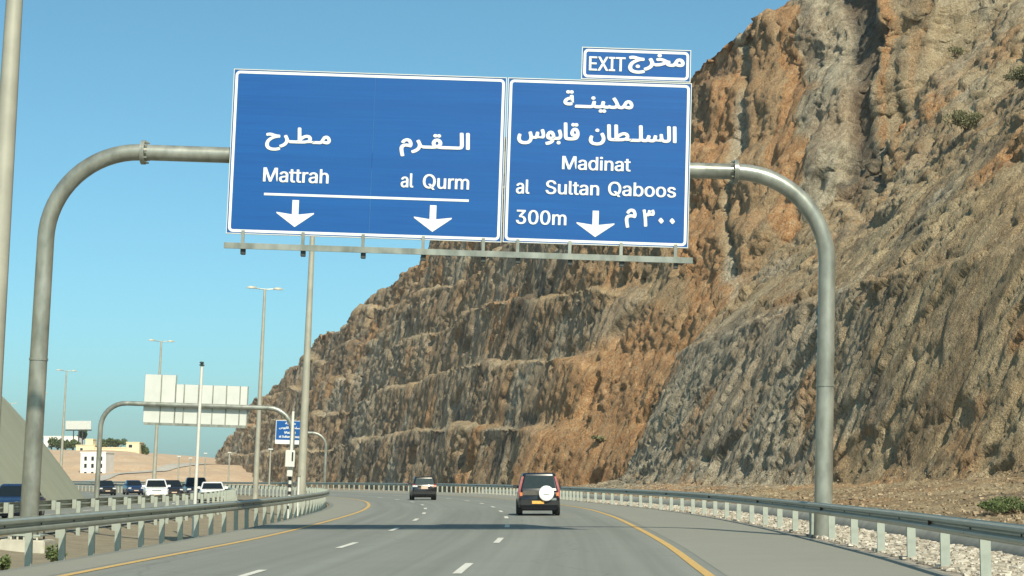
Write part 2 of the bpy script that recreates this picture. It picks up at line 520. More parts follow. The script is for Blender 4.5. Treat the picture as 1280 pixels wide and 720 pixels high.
M['garnish'] = plain('silver_garnish', (0.13, 0.115, 0.10), 0.35, 0.4, 0.1, 6)
M['amber'] = plain('amber_lens', (0.60, 0.20, 0.08), 0.25, 0, 0.1, 8, coat=0.5)
M['lens_highlight'] = plain('highlit_red_lens', (0.62, 0.38, 0.30), 0.15, 0, 0.1, 8, coat=0.6)

# ------------------------------------------------------------------ plan of the road (x over y), metres
median_c = spline([(-30, -10.4), (36, -10.3), (98, -11.2), (130, -15.3), (160, -22.1), (222, -43.0), (284, -69.4), (350, -97), (430, -131)])
left_rail = spline([(-30, -9.7), (34, -9.15), (53, -8.8), (70, -8.85), (82, -9.2), (98, -9.95), (113, -11.2), (135, -14.2), (160, -19.8), (222, -40.4), (284, -66.6), (350, -94.2), (430, -128)])
y_left = spline([(-30, -8.5), (31.6, -7.55), (51, -6.94), (70, -6.98), (96, -7.65), (113, -8.73), (134, -10.9), (160, -15.8), (222, -36), (284, -62), (350, -89.5), (430, -123)])
dash_1 = spline([(-30, -5.6), (32, -4.5), (47, -3.98), (70, -3.75), (85, -4.05), (98.5, -4.6), (120, -6.1), (137, -8.3), (160, -12.3), (222, -32), (284, -58), (350, -85.5), (430, -119)])
dash_2 = spline([(-30, -2.2), (32, -0.95), (51, -0.3), (70, -0.17), (91, -0.55), (105, -1.1), (118, -1.9), (138.6, -4.0), (160, -7.6), (222, -27.5), (284, -53.5), (350, -81), (430, -114.5)])
y_right = spline([(-30, 1.8), (32, 3.35), (45, 3.8), (60, 4.1), (83, 4.25), (101, 3.8), (110, 3.2), (135, 0.6), (160, -3.0), (222, -22), (284, -48), (350, -77), (430, -110)])
right_rail = spline([(-30, 5.8), (29.4, 7.46), (37, 7.88), (47.5, 8.2), (66, 8.55), (87, 8.22), (107, 6.95), (122, 5.55), (147, 3.2), (178, -0.8), (208, -7), (234, -15.8), (256, -25.2), (290, -45), (310, -57.0), (350, -78), (430, -112)])
opp_rail = lambda y: median_c(y) - 4.4 * np.sqrt(1 + 0.1 * sstep(110, 220, np.asarray(y, float)))
opp_edge = lambda y: median_c(y) - 15.2
OPP_Z = -0.12
LEAN = R(1.9)          # the road is banked: upright things lean against its surface

def strip(name, fa, fb, z, mat, y0, y1, step, parent=None, cols=1, zf=None, lane=None):
    ys = np.arange(y0, y1 + step, step)
    a, b = fa(ys), fb(ys)
    P = np.zeros((len(ys), cols + 1, 3))
    for k in range(cols + 1):
        t = k / cols
        P[:, k, 0] = a + (b - a) * t; P[:, k, 1] = ys
        P[:, k, 2] = z if zf is None else zf(t, P[:, k, 0], ys)
    at_ = None
    if lane:
        at_ = np.zeros(P.shape[:2] + (4,)); at_[..., 3] = 1
        u0, u1 = lane[0](ys), lane[1](ys)
        at_[..., 0] = (P[..., 0] - u0[:, None]) / (u1 - u0)[:, None]; at_[..., 1] = P[..., 1] / 100.0
    o = grid_mesh(name, P, mat, at_)
    o.parent = parent
    return o

# ground sheet to the horizon
g = MB(); S = 4500
g.add([(-S, -S, -0.62), (S, -S, -0.62), (S, S, -0.62), (-S, S, -0.62)], [(0, 1, 2, 3)])
tag(g.build('ground', M['sand']), kind='structure')

road = tag(strip('road', lambda y: left_rail(y) + 0.05, lambda y: right_rail(y) - 0.12, 0.0, M['asphalt'], -24, 430, 2, None, 24, None, (y_left, y_right)), kind='structure')
strip('paved_shoulder', lambda y: left_rail(y) + 0.3, lambda y: y_left(y) - 0.25, 0.004, M['asphalt2'], -24, 430, 2, road)
strip('paved_shoulder', lambda y: y_right(y) + 0.3, lambda y: right_rail(y) - 0.25, 0.004, M['asphalt2'], -24, 430, 2, road)
strip('edge_line', lambda y: y_left(y) - 0.09, lambda y: y_left(y) + 0.09, 0.009, M['paint_yellow'], -24, 400, 1, road)
strip('edge_line', lambda y: y_right(y) - 0.09, lambda y: y_right(y) + 0.09, 0.009, M['paint_yellow'], -24, 400, 1, road)
def dash(f, y0, ln, w=0.16, z=0.009, parent=None):
    ys = np.linspace(y0, y0 + ln, 4)
    x = f(ys)
    P = np.zeros((4, 2, 3)); P[:, 0, 0] = x - w / 2; P[:, 1, 0] = x + w / 2
    P[:, :, 1] = ys[:, None]; P[:, :, 2] = z
    o = grid_mesh('lane_dash', P, M['paint_white']); o.parent = parent
for y0 in [3.5, 17.5, 32.0, 47.0, 61.6, 75.2, 89, 102.6, 116.4, 130, 143.5, 157, 171, 185]:
    dash(dash_2, y0, 3.9, parent=road)
for y0 in [1.5, 15.5, 29.6, 43.6, 57.6, 71, 84.2, 97.4, 110.6, 124, 137.5, 151, 164.5, 178]:
    dash(dash_1, y0, 3.7, parent=road)

# median of gravel, sunk between the two carriageways
def med_z(t, x, y):
    p = np.stack([x * 0.8, y * 0.8, x * 0], -1)
    return -0.03 * (1 - t) - 0.14 * t - 0.36 * np.sin(math.pi * np.clip(t, 0, 1)) + 0.035 * fbm(p, 3, 5)
tag(strip('median_strip', lambda y: left_rail(y) + 0.06, lambda y: opp_rail(y) - 0.45, 0, M['median'], -24, 420, 0.6, None, 14, med_z), kind='structure')

opp = tag(strip('opposite_road', lambda y: opp_rail(y) - 0.4, opp_edge, OPP_Z, M['asphalt'], -24, 420, 2, None, 12, None, (opp_rail, opp_edge)), kind='structure')
for k in (0.33, 0.66):
    for y0 in range(20, 220, 13):
        dash(lambda y, k=k: opp_rail(y) - 0.9 - k * 9.4, y0, 3.6, z=OPP_Z + 0.009, parent=opp)
strip('edge_line', lambda y: opp_rail(y) - 0.98, lambda y: opp_rail(y) - 0.80, OPP_Z + 0.009, M['paint_yellow'], -24, 400, 2, opp)

# ------------------------------------------------------------------ rock: right-hand cut, far benched cut
def displaced(P, amp, seed, scale=1.0, big=1.5, bigscale=11.0, e=STRATA, pits=(), facet=1.0, hollow=1.3):
    du = np.gradient(P, axis=1); dv = np.gradient(P, axis=0)
    n = np.cross(du, dv); n /= np.linalg.norm(n, axis=-1, keepdims=True) + 1e-9
    if n[..., 2].mean() < 0: n = -n
    e = np.array(e)
    along = (P @ e)[..., None] * e
    Q = (P - along) + along * 0.30                      # stretched along the strata
    Q2 = (P - along) + along * 0.65
    warp = 0.28 * np.stack([fbm(P / 3.1, 2, seed + 200 + k) for k in range(3)], -1)
    d = big * fbm((P - along * 0.45) / bigscale, 4, seed)
    c1, g1 = cells((Q + warp) / (2.6 * scale), seed + 40)
    rough = 0.35 + 1.0 * sstep(-0.25, 0.4, fbm((P - along * 0.5) / 8.0, 3, seed + 120))
    d += facet * (0.62 * c1) - 0.40 * np.exp(-(g1 / 0.05)**2)
    c2, g2 = cells((Q2 + warp * 0.6) / (1.05 * scale), seed + 60)
    d += rough * (facet * 0.30 * c2 - 0.14 * np.exp(-(g2 / 0.08)**2))
    c3, g3 = cells((P - along * 0.4) / (0.5 * scale), seed + 80)
    d += (0.4 + 0.6 * rough) * 0.17 * c3
    fr_ = vnoise((P - along * 0.85) / 6.0 + 0.12 * fbm(P / 2.5, 2, seed + 131)[..., None], seed + 130)
    d -= 0.9 * np.exp(-(fr_ / 0.035)**2)                 # a few long open fractures
    pit = fbm(Q2 / (4.2 * scale), 3, seed + 90)
    d -= hollow * sstep(0.36, 0.52, pit)                    # hollows where blocks fell out
    d = d * amp
    if pits: d = d - 1.2 * sstep(0.25, 0.65, blobs(P + 6 * warp, pits))
    return P + n * d[..., None], d

def blobs(P, items):
    w = np.zeros(P.shape[:-1])
    for (c, r, a) in items:
        d = (P - np.array(c)) / np.array(r)
        w = np.maximum(w, a * np.exp(-(d**2).sum(-1))) if a > 0 else w + a * np.exp(-(d**2).sum(-1))
    return np.clip(w, 0, 1)

# rock colour zones and fallen-out hollows: (centre, radii in metres, weight)
ORANGE_A = [((14.8, 203.1, 8.2), (5.3, 12.7, 7.9), 1), ((12.5, 228.3, 17.7), (5.0, 7.9, 5.0), 0.7), ((18.3, 213.8, 19.5), (3.7, 5.9, 2.8), 1), ((-19.5, 453.6, 52.6), (7.9, 12.6, 3.5), 0.9), ((-5.0, 343.6, 35.1), (2.4, 9.6, 6.0), 0.8), ((3.5, 303.5, 36.3), (5.3, 8.4, 1.8), 0.6), ((26.0, 201.0, 24.7), (4.4, 14.0, 8.7), 0.6), ((32.6, 226.5, 50.7), (4.4, 11.0, 6.9), 0.75), ((27.3, 230.7, 44.2), (2.8, 7.2, 4.5), 1), ((32.0, 207.3, 37.3), (2.0, 8.7, 5.4), 0.8), ((6.3, 260.5, 23.9), (2.3, 5.4, 3.4), 0.8), ((-27.5, 455, 46), (6, 12, 4), 0.7)]
GREY_A = [((36.5, 209.0, 45.0), (2.3, 21.8, 13.6), 0.95), ((-2.9, 277.7, 15.2), (7.2, 11.6, 7.2), 0.7), ((-25.6, 361.8, 7.0), (9.4, 15.1, 6.3), 0.6), ((-13.0, 356.6, 26.9), (6.2, 9.9, 4.7), 0.6), ((43.5, 191.4, 46.4), (5.0, 8.0, 5.0), 0.5)]
DARK_A = [((38.4, 197.8, 41.8), (1.4, 15.1, 9.5), 1), ((3.8, 276.0, 26.8), (5.0, 8.1, 5.0), 1), ((-5.1, 349.3, 38.6), (5.5, 8.7, 4.6), 0.7), ((42.0, 222.8, 57.8), (2.9, 4.6, 2.9), 0.8), ((19.9, 212.9, 22.2), (1.1, 5.9, 3.7), 0.8), ((-19.0, 329.6, 5.0), (5.0, 9.2, 5.7), 0.7), ((22.9, 206.9, 23.3), (1.3, 5.8, 3.6), 0.6), ((-1.5, 243.4, 4.0), (3.2, 5.1, 3.2), 0.5), ((10.0, 264.3, 29.6), (1.6, 9.2, 5.7), 0.5)]
ORANGE_C = [((33.5, 125.9, 22.2), (2.2, 3.5, 1.9), 0.9), ((23.3, 159.4, 17.0), (3.5, 5.5, 1.0), 0.8), ((22.9, 139.6, 12.1), (0.7, 1.4, 0.8), 0.7), ((33.4, 164.4, 26.8), (2.1, 3.4, 1.4), 0.5), ((28.7, 154.6, 21.2), (1.3, 2.2, 1.3), 0.5)]
GREY_C = [((17.8, 153.4, 6.6), (8.0, 13.9, 8.7), 1), ((22.0, 145.2, 12.6), (4.4, 7.1, 3.8), 1), ((21.0, 132.9, 3.6), (3.5, 5.5, 3.5), 0.8), ((31.5, 133.9, 21.6), (2.6, 4.2, 2.6), 0.9), ((23.5, 126.7, 5.7), (2.2, 5.3, 3.3), 0.6), ((47.5, 177.6, 44.8), (4.6, 7.4, 4.6), 0.4), ((25.3, 177.9, 21.9), (3.9, 6.2, 1.5), 1)]
DARK_C = [((36.5, 132.1, 26.7), (1.1, 1.8, 1.1), 0.5), ((21.7, 135.9, 7.2), (1.2, 1.9, 1.2), 0.4), ((34.7, 130.6, 24.6), (0.9, 2.7, 1.7), 0.3)]
PIT_C = [((26.7, 127.2, 14.8), (0.9, 1.4, 0.7), 1), ((25.9, 100.5, 2.1), (1.5, 2.4, 0.4), 1), ((27.4, 112.6, 5.2), (0.7, 1.3, 0.8), 1), ((26.1, 116.0, 4.6), (0.8, 1.3, 0.7), 0.9), ((21.3, 138.3, 7.7), (0.8, 1.3, 0.8), 0.9), ((29.5, 109.1, 7.5), (0.6, 2.3, 1.4), 0.7), ((25.9, 127.2, 12.6), (0.4, 1.8, 1.1), 0.6), ((28.4, 108.2, 4.2), (1.2, 1.9, 0.7), 0.8), ((16.3, 153.2, 3.2), (1.3, 2.1, 0.9), 0.6)]

def ribs(P):
    """near-vertical ribs and clefts where the steep beds crop out on the upper hillside"""
    w_ = 2.2 * fbm(P / 9, 4, 77) + 0.06 * (P[..., 2] - 40) * np.sin(P[..., 2] * 0.11)
    b_ = P[..., 0] - 0.165 * (P[..., 1] - 205) + w_
    on = sstep(20, 30, P[..., 2]) * (1 - sstep(240, 275, P[..., 1]))
    q = np.stack([b_ / 2.4, P[..., 2] / 14, P[..., 1] / 30], -1)
    r = 0.85 * fbm(q, 4, 300) + 0.45 * fbm(q * np.array([2.7, 2.2, 2]), 3, 310, True)
    r = r - 1.8 * sstep(36.2, 37.4, b_) * (1 - sstep(39.0, 40.4, b_)) - 1.0 * sstep(24, 24.6, b_) * (1 - sstep(25.4, 26, b_))
    du = np.gradient(P, axis=1); dv = np.gradient(P, axis=0)
    n = np.cross(du, dv); n /= np.linalg.norm(n, axis=-1, keepdims=True) + 1e-9
    if n[..., 2].mean() < 0: n = -n
    return P + n * (on * r)[..., None]
# --- near cut: talus, steep lower face, ledge, upper slope, natural hillside above
toe_c = spline([(0, 54), (40, 43), (60, 37.0), (80, 31.5), (110, 23.6), (130, 19.0), (150, 15.2), (184, 10.6), (230, 9.0)])
ysC = [24.0]
while ysC[-1] < 206:
    y = ysC[-1]
    ysC.append(y + (0.9 if y < 40 else 0.13 + (y - 45) * 0.0014 if y < 180 else 0.2))
ysC = np.array(ysC)
prof = [(0, 0.0), (0.8, 0.9), (6.2, 13.6), (7.6, 14.2), (18.8, 25.0), (36, 43.0), (75, 82.0)]
tl = [0]
for (a, b), (c, d) in zip(prof[:-1], prof[1:]): tl.append(tl[-1] + math.hypot(c - a, d - b))
ls = [0.0]
while ls[-1] < tl[-1] - 0.6:
    ls.append(ls[-1] + (0.22 if ls[-1] < 33 else 0.3 if ls[-1] < 72 else 0.9))
ls = np.array(ls)
pt = np.interp(ls, tl, [p[0] for p in prof]); pz = np.interp(ls, tl, [p[1] for p in prof])
nt_ = 60                                               # columns of the talus in front of the toe
shift = np.where(ysC > 184, (ysC - 184) * 3.0, 0) + np.where(ysC > 190, (ysC - 190) * 1.0, 0)
x0 = right_rail(ysC) + 3.0
x1 = np.maximum(toe_c(ysC), x0 + 2.0)
tz = 0.35 + np.clip((x1 - x0) * 0.075, 0.2, 5.5)
PC = np.zeros((len(ysC), nt_ + len(ls), 3))
tt = np.linspace(0, 1, nt_, endpoint=False)
PC[:, :nt_, 0] = x0[:, None] + (x1 - x0)[:, None] * tt + shift[:, None] * tt
PC[:, :nt_, 2] = 0.32 + (tz - 0.32)[:, None] * tt**1.25
PC[:, nt_:, 0] = (x1 + shift)[:, None] + pt * (1 + 0.10 * np.sin(ysC * 0.09))[:, None]
PC[:, nt_:, 2] = tz[:, None] + pz * (1 + 0.05 * np.sin(ysC * 0.05 + 1))[:, None]
PC[:, :, 1] = ysC[:, None]
ampc = np.ones(PC.shape[:2]); ampc[:, :nt_] = 0.05 + 0.75 * tt**1.3
ampc *= 0.36 + 0.16 * sstep(105, 130, PC[..., 1])
ampc = ampc * (1 + 0.35 * sstep(24, 30, PC[..., 2]))
PCd, dC = displaced(ribs(PC), ampc, 11, 0.9, 1.0, 10.0, pits=PIT_C, facet=0.85, hollow=0.8)
PCd[:, 0, 2] = 0.2
zoneC = np.zeros(PC.shape[:2] + (4,)); zoneC[..., 3] = 1
y_, z_ = PC[..., 1], PC[..., 2]
zoneC[..., 0] = blobs(PC, ORANGE_C)
gy = sstep(119, 140, y_ + 9 * fbm(PC / 6, 3, 5) + 0.5 * (12 - z_)) * (1 - 0.85 * sstep(14, 18, z_))
zoneC[..., 1] = np.maximum(np.maximum(blobs(PC, GREY_C), 0.85 * gy), 0.30 * sstep(27, 34, z_))
zoneC[..., 2] = blobs(PC, DARK_C)
zoneC[..., 3] = 0.1 + 0.35 * sstep(0, 0.5, fbm(PC / 8, 3, 15))

def bedding(P, Z):
    # steep beds of rust, grey-green and dark rock crossing the upper hillside
    w_ = 2.2 * fbm(P / 9, 4, 77) + 0.06 * (P[..., 2] - 40) * np.sin(P[..., 2] * 0.11)
    b_ = P[..., 0] - 0.165 * (P[..., 1] - 205) + w_
    on = sstep(17, 25, P[..., 2] + 3 * fbm(P / 6, 3, 78)) * (1 - sstep(240, 275, P[..., 1]))
    def band(a, c, e=0.8): return sstep(a - e, a + e, b_) * (1 - sstep(c - e, c + e, b_))
    o = np.maximum.reduce([0.85 * band(18, 24), 0.55 * band(25, 30), 0.95 * band(30, 32.6, 0.5), 0.75 * band(40.6, 42.0, 0.4), 0.5 * band(45, 46.5, 0.4)])
    g_ = np.maximum.reduce([0.8 * band(32.6, 40.6), 0.35 * band(42, 60), 0.6 * band(24, 26)])
    k_ = np.maximum.reduce([0.95 * band(36.6, 39.8, 0.6), 0.5 * band(43, 44.4, 0.4), 0.5 * band(33, 34.2, 0.4)])
    for i, q in enumerate((o, g_, k_)):
        Z[..., i] = Z[..., i] * (1 - on) + q * on
zC_tmp = zoneC.copy(); bedding(PC, zC_tmp)
wB = sstep(26, 33, PC[..., 2])[..., None] * 0.8
zoneC[..., :3] = zoneC[..., :3] * (1 - wB) + zC_tmp[..., :3] * wB

zoneC[..., 0] = np.clip(zoneC[..., 0] + 0.6 * sstep(0.15, 0.5, fbm(PC / 7, 4, 411)), 0, 1)
zoneC[..., 2] = np.clip(zoneC[..., 2] + 0.55 * sstep(0.2, 0.45, fbm(PC / 5, 4, 412)), 0, 1)
zoneC[..., 1] = np.clip(zoneC[..., 1] + 0.25 * sstep(0.1, 0.4, fbm(PC / 6, 4, 413)), 0, 1)

# --- far benched cut
toe_a = spline([(170, 30), (184, 23), (190, 18), (195, 12.2), (203, 9.0), (216, 5.0), (230, 0.6), (260, -7), (300, -14.5), (360, -27.5), (420, -42), (480, -58), (600, -86), (700, -111), (800, -134), (880, -152)])
ysA = [176.0]
while ysA[-1] < 880:
    ysA.append(ysA[-1] + 0.36 + (ysA[-1] - 176) * 0.0021)
ysA = np.array(ysA)
profA = [(0, 0)]
for k in range(7):
    t, z = profA[-1]
    profA += [(t + 2.1, z + 9.5), (t + 4.7, z + 9.7)]
profA += [(profA[-1][0] + 70, profA[-1][1] + 62)]
tla = [0]
for (a, b), (c, d) in zip(profA[:-1], profA[1:]): tla.append(tla[-1] + math.hypot(c - a, d - b))
la = [0.0]
while la[-1] < tla[-1] - 1:
    la.append(la[-1] + (0.42 if la[-1] < 95 else 0.9))
la = np.array(la)
pta = np.interp(la, tla, [p[0] for p in profA]); pza = np.interp(la, tla, [p[1] for p in profA])
wsm = (1 - sstep(206, 246, ysA))[:, None] * 0.8
PA = np.zeros((len(ysA), len(la), 3))
tA = pta[None, :] * np.ones((len(ysA), 1))
zA = pza[None, :] * (1 - wsm) + (1.72 * np.minimum(pta, 34) + 0.9 * np.maximum(pta - 34, 0))[None, :] * wsm
# benches climb and dip a little along the hill
lift = 1 + 0.07 * np.sin(ysA * 0.021 + 0.6) + 0.04 * np.sin(ysA * 0.067)
zA = zA * lift[:, None]
cap = np.interp(ysA, [176, 205, 225, 250, 290, 330, 380, 440, 446, 500, 590, 600, 700, 790, 850, 880], [78, 70, 57, 52.5, 58, 63, 68, 65, 52, 47, 43, 38, 26, 12, 2, 0])
cq = np.stack([ysA / 22, ysA * 0, ysA * 0], -1)
cap = cap + 3.0 * fbm(cq, 4, 3)
zcap = cap[:, None] + 0.12 * tA
zA = np.minimum(zA, zcap)
PA[..., 0] = toe_a(ysA)[:, None] + tA * 1.0
PA[..., 1] = ysA[:, None]
PA[..., 2] = zA - 0.5
ampa = 0.8 + 0.3 * sstep(260, 420, PA[..., 1])
ampa = ampa * (1 + 0.0 * sstep(24, 30, PA[..., 2]) * (1 - sstep(240, 270, PA[..., 1])))
PAd, dA = displaced(ribs(PA), ampa, 31, 1.1, 2.0, 17.0, Vector((0.30, -0.22, 0.92)).normalized(), facet=0.62)
PAd[:, 0, 2] = -0.7
zoneA = np.zeros(PA.shape[:2] + (4,)); zoneA[..., 3] = 1
ya, za, xa = PA[..., 1], PA[..., 2], PA[..., 0]
zoneA[..., 1] = 0.42 + 0.25 * fbm(PA / 26, 3, 7)
zoneA[..., 0] = np.maximum(blobs(PA, ORANGE_A), 0.8 * (1 - sstep(222, 246, ya + 6 * fbm(PA / 7, 3, 4))) * (1 - sstep(20, 27, za)))
zoneA[..., 1] = np.maximum(zoneA[..., 1], blobs(PA, GREY_A)) * (1 - 0.8 * zoneA[..., 0])
zoneA[..., 2] = blobs(PA, DARK_A)
bedding(PA, zoneA)
zoneA[..., 0] = np.clip(zoneA[..., 0] + 0.75 * sstep(0.12, 0.45, fbm(PA / 13, 4, 401)), 0, 1)
zoneA[..., 2] = np.clip(zoneA[..., 2] + 0.7 * sstep(0.12, 0.42, fbm(PA / 9, 4, 402)) * sstep(215, 245, ya), 0, 1)
zoneA[..., 1] = np.clip(zoneA[..., 1] + 0.5 * sstep(0.1, 0.4, fbm(PA / 11, 4, 403)), 0, 1)
berm = np.interp(pta, *zip(*[q for k in range(7) for q in ((4.7 * k - 0.1, 1), (4.7 * k + 0.3, 0), (4.7 * k + 1.8, 0), (4.7 * k + 2.2, 1), (4.7 * k + 4.5, 1))]))
berm[pta > 33] = 0.3
zoneA[..., 3] = 0.75 * (1 - 0.85 * berm[None, :]) * (1 - 0.8 * zoneA[..., 0]) * sstep(205, 250, ya) + 0.15
cliffA = tag(grid_mesh('benched_cliff', PAd, M['rock'], zoneA, False), kind='structure')
cliffC = tag(grid_mesh('near_cliff', PCd, M['rock'], zoneC, False), kind='structure')

# ------------------------------------------------------------------ verge behind the right rail
strip_o = tag(strip('stone_verge', lambda y: right_rail(y) - 0.13, lambda y: right_rail(y) + 2.62, 0, M['verge'], -24, 205, 0.5, None, 8,
          lambda t, x, y: -0.03 + 0.05 * t + 0.03 * fbm(np.stack([x * 2, y * 2, x * 0], -1), 2, 9)), kind='structure')
# broken pale stones lying on the verge
rng = np.random.default_rng(3)
def stone_field(name, n, place, mat, size):
    base = np.array([(x, y, z) for z in (-1, 1) for y in (-1, 1) for x in (-1, 1)], float)
    tri = np.array([(0, 2, 3, 1), (4, 5, 7, 6), (0, 1, 5, 4), (2, 6, 7, 3), (0, 4, 6, 2), (1, 3, 7, 5)])
    V = []; F = []
    for i in range(n):
        c = place(i)
        s = size * min(2.2, rng.lognormal(0, 0.5))
        v = base * (s * rng.uniform(0.6, 1.3, 3)) * np.array([1, 1, 0.6]) * rng.uniform(0.45, 1.2, (8, 3))
        a = rng.uniform(0, 6.28); ca, sa = math.cos(a), math.sin(a)
        v = np.stack([v[:, 0] * ca - v[:, 1] * sa, v[:, 0] * sa + v[:, 1] * ca, v[:, 2]], 1)
        V.append(v + np.array(c)); F.append(tri + 8 * i)
    me = bpy.data.meshes.new(name)
    me.from_pydata(np.concatenate(V).tolist(), [], np.concatenate(F).tolist()); me.update()
    return link(name, me, None, mat)
def pv(i):
    y = 24 + 110 * rng.uniform(0, 1)**1.6
    return (float(right_rail(y)) + rng.uniform(0.1, 2.6), y, 0.02)
tag(stone_field('verge_stones', 12000, pv, M['stone_pale'], 0.034), 'pale broken stones lying behind the right guardrail', 'stones', kind='stuff')
# low concrete kerb between the stones and the talus
ys = np.arange(-24, 206, 1.0)
Pk = np.zeros((len(ys), 6, 3))
for k, (dx, z) in enumerate([(2.60, -0.1), (2.60, 0.02), (2.86, 0.34), (3.06, 0.36), (3.08, 0.30), (3.12, -0.1)]):
    Pk[:, k, 0] = right_rail(ys) + dx; Pk[:, k, 1] = ys; Pk[:, k, 2] = z
tag(grid_mesh('concrete_kerb', Pk, M['kerb'], smooth=False), 'low sloped grey concrete kerb at the foot of the rock cut behind right guardrail', 'kerb')
# fallen rock on the talus
def pt_(i):
    r = int(rng.uniform(0, 1)**1.3 * (len(ysC) - 60)) + 20
    c = int(rng.uniform(1, nt_ + 6)); p = PCd[r, c]
    return (p[0], p[1], p[2] + 0.02)
tag(stone_field('talus_stones', 9000, pt_, M['stone_tan'], 0.048), 'loose tan rubble scattered over the talus below the near rock cut', 'rubble', kind='stuff')

# ------------------------------------------------------------------ guardrails
WB = [(0.0, 0.0), (0.004, 0.018), (0.078, 0.048), (0.083, 0.075), (0.078, 0.102), (0.006, 0.142), (0.006, 0.168), (0.078, 0.208), (0.083, 0.235), (0.078, 0.262), (0.004, 0.292), (0.0, 0.31)]
def post_mesh(h, w, d):
    m = MB()
    m.box((0, -d / 2 + 0.006, h / 2 - 0.25), (w, 0.012, h + 0.5))
    m.box((-w / 2 + 0.006, 0, h / 2 - 0.25), (0.012, d - 0.026, h + 0.5))
    m.box((w / 2 - 0.006, 0, h / 2 - 0.25), (0.012, d - 0.026, h + 0.5))
    me = m.mesh('post'); me.materials.append(M['post']); return me
def guardrail(name, label, f, y0, y1, side, top, spacing, gz, group, reflector_every=0, post_w=0.17):
    """side: +1 the beam faces +x, -1 it faces -x"""
    root = empty(name, (float(f(y0)), y0, 0), label=label, cat='guardrail', group=group)
    base = Vector(root.location)
    # arc-length table
    yy = np.linspace(y0, y1, 1500); xx = f(yy)
    s = np.concatenate([[0], np.cumsum(np.hypot(np.diff(xx), np.diff(yy)))])
    def P(d):
        y = float(np.interp(d, s, yy)); x = float(f(y)); sl = float(f(y + .5) - f(y - .5))
        t = Vector((sl, 1, 0)).normalized(); n = Vector((t.y, -t.x, 0)) * side
        return Vector((x, y, 0)), t, n
    L = s[-1]
    pm = post_mesh(top - 0.06, post_w, 0.10)
    bl = MB().box((0, 0, 0), (0.13, 0.16, 0.30)).mesh('blockout'); bl.materials.append(M['post'])
    bo = MB()
    bo.tube([(0, 0, 0), (0, 0.02, 0)], 0.022, 6)
    bolt = bo.mesh('bolt'); bolt.materials.append(M['dark_metal'])
    rf = MB().box((0, 0, 0), (0.10, 0.05, 0.085)).mesh('reflector'); rf.materials.append(M['reflector'])
    d = spacing * 0.3; i = 0
    while d < L:
        p, t, n = P(d)
        ang = math.atan2(t.y, t.x) - math.pi / 2
        o = link('post', pm, root); o.location = p - n * 0.22 - base + Vector((0, 0, gz)); o.rotation_euler.z = ang + random.uniform(-.02, .02)
        b = link('blockout', bl, root); b.location = p - n * 0.085 - base + Vector((0, 0, gz + top - 0.155)); b.rotation_euler.z = ang
        if p.y < 75:
            q = link('bolt', bolt, root); q.location = p + n * 0.004 - base + Vector((0, 0, gz + top - 0.155)); q.rotation_euler.z = math.atan2(n.y, n.x) - math.pi / 2
        if reflector_every and i % reflector_every == 0:
            q = link('reflector', rf, root); q.location = p + n * 0.035 - base + Vector((0, 0, gz + top - 0.155)); q.rotation_euler.z = ang
        d += (spacing if p.y < 128 or not reflector_every else 2.1); i += 1
    # beam sections, each lapping the next by a hair
    sec = 4.2; k = 0; d = 0
    while d < L - 0.1:
        e = min(d + sec + 0.18, L); m = MB(); n_ = 5
        off = 0.005 if k % 2 else 0.0
        front = []
        for j in range(n_):
            p, t, n = P(d + (e - d) * j / (n_ - 1))
            fr = [p + n * (u + off) + Vector((0, 0, gz + top - 0.31 + w)) - base for u, w in WB]
            bk = [p + n * (u + off - 0.0035) + Vector((0, 0, gz + top - 0.31 + w)) - base for u, w in WB][::-1]
            front.append(fr + bk)
        m.loft(front)
        m.build('beam_section', M['rail'], root, smooth=True)
        d += sec; k += 1
    return root
guardrail('guardrail', 'long steel guardrail curving along the foot of the rock cut on the right', right_rail, 18, 400, -1, 0.98, 3.75, 0.0, 'highway guardrails', 4, 0.17)
guardrail('guardrail', 'steel guardrail with shaded posts along the left edge of the near carriageway', left_rail, 18, 240, 1, 0.92, 2.45, 0.0, 'highway guardrails', 0, 0.13)
guardrail('guardrail', 'guardrail seen from its back beside the oncoming lanes, behind the gravel median', opp_rail, 26, 260, -1, 0.92, 2.65, OPP_Z + 0.14, 'highway guardrails', 0, 0.13)

# ------------------------------------------------------------------ lettering
_font = None
try:
    import os
    _p = os.path.join(bpy.utils.system_resource('DATAFILES'), 'fonts', 'Inter.woff2')
    if os.path.exists(_p):
        _font = bpy.data.fonts.load(_p)
except Exception:
    _font = None
def glyphs(text, latin):
    """flat outline of a word as (verts 2D, faces, islands)"""
    c = bpy.data.curves.new('word', 'FONT'); c.body = text; c.size = 1.0; c.resolution_u = 4
    if latin and _font: c.font = _font
    o = bpy.data.objects.new('word', c); COL.objects.link(o)
    dg = bpy.context.evaluated_depsgraph_get(); dg.update()
    me = o.evaluated_get(dg).to_mesh()
    V = np.array([tuple(v.co)[:2] for v in me.vertices]); F = [tuple(p.vertices) for p in me.polygons]
    o.evaluated_get(dg).to_mesh_clear()
    bpy.data.objects.remove(o); bpy.data.curves.remove(c)
    par = list(range(len(V)))
    def find(a):
        while par[a] != a:
            par[a] = par[par[a]]; a = par[a]
        return a
    for f_ in F:
        for k in f_[1:]: par[find(k)] = find(f_[0])
    roots = {}
    isl = np.array([roots.setdefault(find(i), len(roots)) for i in range(len(V))])
    return V, F, isl
